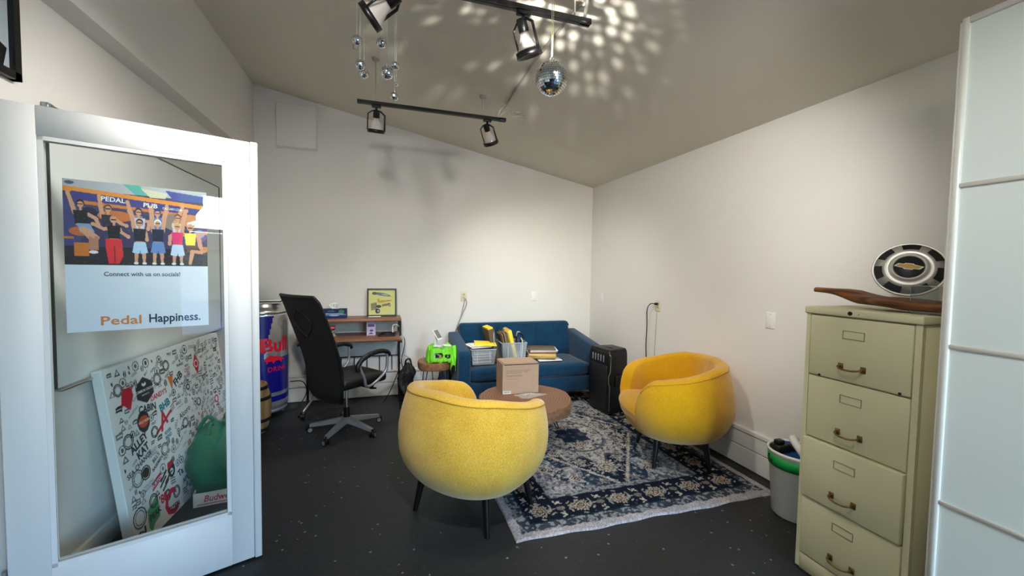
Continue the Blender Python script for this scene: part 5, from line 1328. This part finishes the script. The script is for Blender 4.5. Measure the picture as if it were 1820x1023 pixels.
for k, (z0, z1) in enumerate(dz):
    out = [.003, .0, .018, .006][k]
    dd = MB(); dd.rbox(-out, .03, -CW + .026, -.022, z0, z1, .004, 2); dob = dd.build('drawer', m_cab, FC)
    zc = z1 - .075; yc = -CW * .47
    f = MB(); X = -out - .0006
    for (ya, yb, za, zb) in ((-.045, .045, .034, .037), (-.045, .045, -.001, .002), (-.045, -.042, 0, .035), (.042, .045, 0, .035)): f.box(X - .0018, X, yc + ya, yc + yb, zc - .018 + za, zc - .018 + zb)
    f.build('label_holder', mat('enamel_edge', (150, 146, 116), .4), dob)
    zh = z0 + .068; f = MB()
    for s_ in (-1, 1): f.rbox(X - .004, X, yc + s_ * .046 - .011, yc + s_ * .046 + .011, zh - .014, zh + .014, .0015, 1); f.rbox(X - .024, X - .003, yc + s_ * .046 - .004, yc + s_ * .046 + .004, zh - .006, zh + .004, .002, 1)
    f.tube(spline([(X - .022, yc - .046, zh - .001), (X - .034, yc - .028, zh - .006), (X - .037, yc, zh - .008), (X - .034, yc + .028, zh - .006), (X - .022, yc + .046, zh - .001)], 6), .0042, 8)
    f.build('handle', m_brass, dob)
    if k == 0:
        f = MB(); f.cyl((X - .001, -.075, z0 + .004), (X + .002, -.075, z0 + .004), .006).cyl((X - .001, -CW + .06, z0 + .006), (X + .002, -CW + .06, z0 + .006), .006); f.build('stop', m_black, dob)
# driftwood, hubcap and clear holder on top
TZ = CH + .0015
dwd = thing('driftwood_piece', (2.16, 1.22, TZ), 'long flat brown piece of driftwood lying on the filing cabinet', 'driftwood')
def dw(a_, b_):
    s_ = a_; y = .335 - .60 * s_; zc = .050 * (1 - s_) ** 1.6 + .026 + .008 * math.sin(s_ * 9) * (1 - s_); w = lerp_tab([(0, .014), (.1, .022), (.3, .05), (.6, .095), (1, .11)], s_); h = lerp_tab([(0, .012), (.15, .017), (.35, .030), (.55, .024), (1, .026)], s_)
    t = 2 * PI * b_; return (w * math.cos(t) * (1 + .12 * math.sin(13 * s_)), y, max(.001, zc + h * math.sin(t) * (1 + .10 * math.sin(17 * s_ + 2 * t))))
f = MB(); f.grid(dw, 60, 21)
for a_ in (0, 1): f.add([dw(a_, j / 20) for j in range(20)], [tuple(range(20))], 0, False)
f.build('wood', m_drift, dwd, weld=True)
hc = thing('hubcap', (2.275, 1.232, 1.517), 'chrome and black truck hubcap with gold emblem propped on the driftwood', 'hubcap')
nrm = Vector((-.84, -.43, .33)).normalized()
# orient local z to nrm, with local y roughly up
zup = Vector((0, 0, 1)); yl = (zup - nrm * zup.dot(nrm)).normalized(); xl = yl.cross(nrm)
HM = Matrix.Identity(4)
for i in range(3): HM[i][0], HM[i][1], HM[i][2] = xl[i], yl[i], nrm[i]
HM.translation = Vector((2.275, 1.225, 1.512)); hc.matrix_world = HM
RH = .128
f = MB(); f.lathe([(RH - .004, -.022), (RH, -.018), (RH, -.010), (RH - .004, -.006), (RH * .95, -.008)], 64)
f.build('rim', mat('hub_rim', (206, 204, 198), .38, metal=.4), hc)
f = MB(); f.lathe([(RH * .955, -.009), (RH * .68, .006), (RH * .66, .010), (RH * .60, .012), (RH * .55, .006), (RH * .50, .018), (RH * .46, .026), (RH * .44, .026), (RH * .42, .022)], 64)
f.build('dish', mat('hub_silver', (196, 194, 186), .32, metal=.35), hc)
for k in range(7):
    t0, t1 = R_(360 / 7 * k + 20), R_(360 / 7 * k + 20 + 33); vs = []; n = 8
    for i in range(n + 1):
        t = t0 + (t1 - t0) * i / n; vs.append((RH * .925 * math.cos(t), RH * .925 * math.sin(t), -.006)); vs.append((RH * .71 * math.cos(t), RH * .71 * math.sin(t), .0068))
    MB().add(vs, [(2 * i, 2 * i + 2, 2 * i + 3, 2 * i + 1) for i in range(n)]).build('black_panel', mat('hub_black', (20, 21, 24), .35), hc, fixn=False)
f = MB(); f.lathe([(RH * .42, .021), (RH * .38, .025), (0, .028)], 48); f.build('centre_disc', mat('hub_centre', (18, 18, 20), .3, coat=.3), hc)
bow = [(-.046, -.004), (-.034, .009), (-.016, .009), (-.013, .013), (.013, .013), (.016, .009), (.046, .004), (.034, -.009), (.016, -.009), (.013, -.013), (-.013, -.013), (-.016, -.009)]
f = MB(); f.prism([(x * 1.08, y * 1.12) for x, y in bow], .027, .0292, 'z', M=Matrix.Rotation(R_(-8), 4, 'Z')); f.prism([(x * .92, y * .84) for x, y in bow], .0292, .0300, 'z', mi=1, M=Matrix.Rotation(R_(-8), 4, 'Z'))
f.build('emblem', [mat('emblem_edge', (214, 206, 180), .5), mat('emblem_gold', (176, 134, 40), .5)], hc)
ah = thing('acrylic_holder', (2.10, 1.075, TZ), 'clear acrylic sheet holder on the near corner of the filing cabinet', 'holder')
f = MB(); f.box(-.002, .0, -.045, .045, 0, .115).box(.03, .032, -.045, .045, 0, .115).box(-.002, .032, .043, .045, 0, .115).box(-.002, .032, -.045, .045, 0, .002); f.build('holder', m_acryl, ah)
f = MB(); f.tube([(-.001, -.044, .115), (-.001, .044, .115), (-.001, .044, .002)], .0012, 6); f.build('bright_edge', mat('acrylic_edge', (214, 216, 214), .2, alpha=.7), ah)

# ------------------------------------------------------------------ waste bin
wbn = thing('waste_bin', (2.425, 1.80, 0), 'white ribbed plastic waste bin with green band behind the filing cabinet', 'waste bin')
f = MB(); f.lathe([(0, .002), (.118, .002), (.128, .012), (.155, .385), (.163, .39), (.165, .40), (.160, .408), (.152, .402), (.124, .02), (0, .018)], 56); f.build('body', m_white, wbn)
f = MB(); f.lathe([(.1535, .31), (.1565, .31), (.1600, .372), (.1570, .372)], 56); f.build('green_band', mat('band_green', (0, 150, 60), .5), wbn)
f = MB(); f.lathe([(.0, .30), (.08, .315), (.13, .36), (.149, .398), (.150, .385)], 40); f.build('blue_liner', mat('liner_blue', (20, 84, 140), .5), wbn)
f = MB(); f.rbox(-.13, -.03, .02, .09, .33, .43, .01, 2); f.rbox(-.11, -.06, .04, .08, .43, .455, .006, 2); f.rbox(-.02, .06, .02, .07, .35, .42, .01, 2); f.build('black_bottle', m_black, wbn)
f = MB(); f.tube(spline([(.02, -.06, .33), (-.03, -.03, .42), (-.01, .03, .46), (.05, .06, .44)], 6), .022, 10); f.build('white_hose', m_white, wbn)
f = MB(); f.tube(spline([(-.166, .06, .38), (-.178, .05, .36), (-.172, .03, .345)], 4), .006, 6); f.build('clip', m_black, wbn)

# ------------------------------------------------------------------ frosted glass wardrobe with sliding doors
wr = thing('sliding_wardrobe', (1.90, .922, 0), 'tall wardrobe with frosted white glass sliding doors at the right edge', 'wardrobe')
WL = 1.55
m_gl = mat('frosted_white_glass', (222, 228, 224), .15, spec=.5)
m_alw = mat('white_aluminium', (222, 220, 214), .35, metal=.1)
f = MB(); f.box(.045, .58, -.018, -.0, 0, 2.34).box(.045, .58, -WL, -WL + .018, 0, 2.34).box(.045, .58, -WL, 0, 2.322, 2.34).box(.045, .58, -WL, 0, 0, .05).box(.565, .58, -WL, 0, 0, 2.34); f.build('carcass', m_trim, wr)
f = MB(); f.box(.004, .04, -.012, -.0, .01, 2.352); f.build('rear_door_edge', m_alw, wr)
for d in range(2):
    y1 = -.012 - d * .76; y0 = y1 - .76; X0 = -.012 if d == 0 else .012
    f = MB(); f.rbox(X0, X0 + .024, y1 - .020, y1, .01, 2.358, .002, 1).rbox(X0, X0 + .024, y0, y0 + .020, .01, 2.358, .002, 1).rbox(X0, X0 + .024, y0 + .02, y1 - .02, 2.336, 2.358, .002, 1).rbox(X0, X0 + .024, y0 + .02, y1 - .02, .01, .035, .002, 1)
    dor = f.build('sliding_door', m_alw, wr)
    for z in (1.793, 1.235, .677): MB().rbox(X0, X0 + .02, y0 + .02, y1 - .02, z - .009, z + .006, .002, 1).build('muntin', m_alw, dor)
    for za, zb in ((.035, .668), (.683, 1.226), (1.241, 1.784), (1.799, 2.336)): MB().box(X0 + .008, X0 + .014, y0 + .02, y1 - .02, za, zb).build('glass_panel', m_gl, dor)

# ------------------------------------------------------------------ ceiling lights
def track(name, x0, x1, y, label, rods, group=None):
    t = thing(name, (0, y, TRZ), label, 'track light rail')
    f = MB(); f.box(x0, x1, -.017, .017, .0, .024); f.box(x0, x1, -.006, .006, -.002, .0005, mi=0); f.rbox(x1 - .06, x1 + .002, -.019, .019, -.002, .026, .002, 1); f.build('rail', m_blackm, t)
    for x in rods:
        h = cz(x) - TRZ; f = MB(); f.cyl((x, 0, .024), (x, 0, h - .004), .004, n=8); rr = f.build('hanger_rod', m_steelgrey, t)
        f = MB(); f.cyl((x, 0, h - .012), (x, 0, h + .006), .028, .03, n=18); f.build('canopy', m_steelgrey, rr)
    return t
track('light_track', -.19, 1.0, 3.42, 'far black ceiling track on two rods, above the sofa', [-.055, .80])
track('light_track', -.20, 1.015, 1.95, 'near black ceiling track crossing the top edge of the photo', [-.1, .93])
track('light_track', -.45, 1.2, .55, 'third black ceiling track out of view above the camera', [-.3, .9])

def lamp(i, x, y, target, power, cone, blend, label, swing=0):
    t = thing('track_spotlight', (x, y, TRZ), label, 'spotlight', group='gimbal track spotlights')
    piv = Vector((0, 0, -.085))
    aim = (Vector(target) - (Vector((x, y, TRZ)) + piv)).normalized()
    zl = aim; side = zl.cross(Vector((0, 0, 1))).normalized(); upv = side.cross(zl)
    Q = Matrix.Identity(4)
    for k in range(3): Q[k][0], Q[k][1], Q[k][2] = side[k], upv[k], zl[k]
    Q.translation = piv
    f = MB(); f.rbox(-.035, .035, -.016, .016, -.020, -.001, .003, 1); f.cyl((0, 0, -.02), (0, 0, -.05), .009, n=10); f.build('track_adapter', m_blackm, t)
    # yoke: one curved black arm from stem to ring
    f = MB(); ringc = Q @ Vector((0, 0, .105)); rr = .060
    for sg in (1, -1):
        armp = [Vector((0, 0, -.042)), Q @ Vector((sg * rr * .55, 0, -.035)), Q @ Vector((sg * (rr + .003), 0, -.012)), Q @ Vector((sg * (rr + .004), 0, .06)), Q @ Vector((sg * (rr + .004), 0, .108))]
        f.tube(armp, .0075 if sg > 0 else .005, 6)
    armp = [Vector((0, 0, -.045)), (Q @ Vector((.0, 0.03, -.01)))]
    f.tube(armp, .006, 6); f.build('yoke_arm', m_blackm, t)
    f = MB(); f.lathe([(rr - .006, .096), (rr + .005, .096), (rr + .005, .124), (rr - .006, .124), (rr - .006, .096)], 32, M=Q); f.build('gimbal_ring', m_blackm, t)
    f = MB(); f.lathe([(0, -.045), (.024, -.045), (.025, -.040), (.025, .012), (.020, .014), (0, .014)], 20, M=Q); f.build('lamp_socket', m_black, t)
    f = MB(); f.lathe([(.018, .012), (.024, .03), (.040, .065), (.053, .092), (.055, .104)], 28, M=Q); bl_ = f.build('bulb', mat('bulb_glass', (214, 206, 202), .2, alpha=.5, emit=(255, 226, 200), es=.04), t)
    f = MB(); f.lathe([(.054, .104), (.03, .110), (0, .112)], 28, M=Q); f.build('lens', mat('lit_lens', (255, 245, 230), .3, emit=(255, 236, 205), es=14), bl_)
    src = Vector((x, y, TRZ)) + (Q @ Vector((0, 0, .125)))
    so = spot('spotlight_beam', (0, 0, 0), (0, 0, -1), power, cone, blend, .085)
    so.parent = t; so.location = Q @ Vector((0, 0, .125)); so.rotation_euler = aim.to_track_quat('-Z', 'Y').to_euler()
    return t
LL = ['leftmost spotlight on the far track, pointing down at the desk', 'right spotlight on the far track above the sofa', 'black gimbal spotlight under the near track left of the big disco ball', 'large cropped spotlight at the top edge near the small disco balls',
      'spotlight on the track above the camera aimed at the right wall', 'spotlight above the camera aimed at the near yellow chair', 'spotlight above the camera aimed at the back wall corner', 'spotlight above the camera aimed at the desk wall', 'unseen spotlight added above the camera to brighten the frosted wardrobe and cabinet']
for i, ((x, y), tg, pw_, cn_, bl__) in enumerate(LAMPS): lamp(i, x, y, tg, pw_, cn_, bl__, LL[i])
# conduit cable along the ceiling
cpts = [(.93, 3.42, TRZ + .03), (.95, 3.42, TRZ + .09), (.985, 3.38, cz(.985) - .03), (1.0, 3.32, cz(1.0) - .012), (.985, 3.0, cz(.985) - .010), (.975, 2.6, cz(.975) - .010), (.98, 2.3, cz(.98) - .012), (.99, 2.05, cz(.99) - .010), (1.0, 1.99, cz(1.0) - .02), (1.0, 1.95, TRZ + .14), (.985, 1.95, TRZ + .03)]
tag(MB().tube(spline(cpts, 8), .009, 8).build('ceiling_cable', m_steelgrey), 'grey cable clipped along the ceiling between the two light tracks', 'cable')
jb = thing('ceiling_hook_coil', (1.13, 3.50, cz(1.13)), 'small loop of grey wire and plate on the ceiling at the far track end', 'wire loop')
MB().cyl((0, 0, -.012), (0, 0, .004), .03, n=16).build('plate', m_steelgrey, jb)
MB().tube(spline([(-.19, -.08, -.10), (-.13, -.06, -.03), (-.06, -.02, -.05), (0, 0, -.03), (.05, .01, -.03), (.07, .0, -.05), (.03, -.01, -.06)], 6), .005, 6).build('wire', m_steelgrey, jb)
hk = thing('ceiling_bracket', (-.21, 3.30, cz(-.21)), 'small wire bracket on the ceiling left of the far hanger rod', 'bracket')
MB().tube([(0, 0, .0), (0, 0, -.04), (.03, 0, -.045), (.035, 0, -.01), (.035, 0, 0)], .004, 6).build('loop', m_steelgrey, hk)

# ------------------------------------------------------------------ mirror balls
m_mir = mat('mirror_tile', (236, 238, 238), .11, metal=1.)
m_grout = mat('mirror_grout', (120, 120, 118), .7)
def mirror_ball(name, loc, r, rows, label, group, string_top, scol=None):
    t = thing(name, loc, label, 'mirror ball', group=group)
    MB().sphere((0, 0, 0), r * .96, 24, 14).build('core', m_grout, t)
    f = MB(); ts = PI / rows
    for j in range(rows):
        p0 = -PI / 2 + ts * (j + .07); p1 = -PI / 2 + ts * (j + .93); pm = (p0 + p1) / 2
        n = max(3, int(round(2 * PI * math.cos(pm) / ts)))
        for i in range(n):
            a0 = 2 * PI * (i + .06) / n; a1 = 2 * PI * (i + .94) / n; am = (a0 + a1) / 2
            c = Vector((math.cos(pm) * math.cos(am), math.cos(pm) * math.sin(am), math.sin(pm)))
            nrm_ = (c + Vector((random.uniform(-1, 1), random.uniform(-1, 1), random.uniform(-1, 1))) * .035).normalized()
            ex = Vector((-math.sin(am), math.cos(am), 0)); ex = (ex - nrm_ * ex.dot(nrm_)).normalized(); ey = nrm_.cross(ex)
            hx = math.sin((a1 - a0) / 2) * math.cos(pm) * r; hy = math.sin((p1 - p0) / 2) * r; cc = c * r
            vs = [cc + ex * sx_ * hx + ey * sy_ * hy for sx_, sy_ in ((-1, -1), (1, -1), (1, 1), (-1, 1))]
            vs += [v - nrm_ * (r * .05) for v in vs[:4]]
            f.add(vs, [(0, 1, 2, 3), (0, 4, 5, 1), (1, 5, 6, 2), (2, 6, 7, 3), (3, 7, 4, 0)])
    ob = f.build('mirror_tiles', m_mir, t, fixn=False); ob['kind'] = 'stuff'
    f = MB(); f.lathe([(r * .16, r * .96), (r * .16, r * 1.06), (r * .05, r * 1.08), (0, r * 1.08)], 14); f.tube([(r * .14 * math.cos(q), 0, r * 1.16 + r * .14 * math.sin(q)) for q in arc(13, 0, 2 * PI)], r * .035, 6); f.build('hanging_cap', m_chrome, t)
    f = MB(); h = string_top - loc[2]
    if r > .04:
        f.tube([(0, 0, r * 1.2), (-.004, 0, r * 1.2 + .12), (-.006, 0, h)], .0016, 5); f.tube([(0, 0, r * 1.2), (.003, 0, r * 1.2 + .12), (.004, 0, h)], .0016, 5)
    else: f.tube([(0, 0, r * 1.2), (0, 0, h)], .0009, 5)
    f.build('hanging_string', scol or mat('clear_thread', (200, 200, 196), .4), t)
    return t
mirror_ball('mirror_ball', (.72, 1.735, 2.335), .073, 22, 'large mirror ball on a ribbon right of the near track lamp', None, cz(.72), mat('ribbon_gold', (206, 196, 130), .5))
smalls = [((634, 71), (-.13, 2.303, 2.644), .026, 'brightly lit small mirror ball, highest and furthest left of the cluster'),
          ((678, 76), (-.009, 2.264, 2.632), .026, 'small mirror ball hanging directly below the cropped spotlight'),
          ((640, 115), (-.113, 2.291, 2.517), .026, 'small mirror ball just above the lowest left one'),
          ((647, 130), (-.0996, 2.42, 2.534), .026, 'lowest left small mirror ball of the overlapping pair'),
          ((688, 129), (.019, 2.248, 2.479), .033, 'widest of the small mirror balls, in the right strand'),
          ((703, 116), (.06, 2.236, 2.517), .021, 'small mirror ball at the right edge of the cluster'),
          ((704, 150), (.064, 2.23, 2.421), .011, 'tiny mirror ball between the wide one and the lowest one'),
          ((701, 171), (.055, 2.23, 2.358), .021, 'lowest small mirror ball of the cluster')]
for px_, lc, r, lab in smalls: mirror_ball('mirror_ball', lc, r, 12 if r > .015 else 8, lab, 'small mirror balls', cz(lc[0]))

# sparkle thrown up by the big ball: a small lamp at its crown with a broken beam (what the lit tiles send to the ceiling)
sd = bpy.data.lights.new('mirror_ball_sparkle', 'SPOT'); sd.energy = 74; sd.spot_size = R_(128); sd.spot_blend = 1.0; sd.shadow_soft_size = .022; sd.color = (1, .96, .88)
sd.use_nodes = True; nt = sd.node_tree; em = nt.nodes['Emission']
tc = nt.nodes.new('ShaderNodeTexCoord'); vo = nt.nodes.new('ShaderNodeTexVoronoi'); vo.inputs['Scale'].default_value = 11; vo.inputs['Randomness'].default_value = .45
nt.links.new(tc.outputs['Normal'], vo.inputs['Vector'])
mr = nt.nodes.new('ShaderNodeMapRange'); mr.inputs['From Min'].default_value = .48; mr.inputs['From Max'].default_value = .12; mr.inputs['To Min'].default_value = 0; mr.inputs['To Max'].default_value = 1.6; mr.interpolation_type = 'SMOOTHSTEP'
nt.links.new(vo.outputs['Distance'], mr.inputs['Value']); nt.links.new(mr.outputs[0], em.inputs['Strength'])
so = bpy.data.objects.new('mirror_ball_sparkle', sd); COL.objects.link(so); so.location = (.72, 1.735, 2.335 + .095); so.rotation_euler = look_rot(so.location, (.78, 2.02, 2.90))
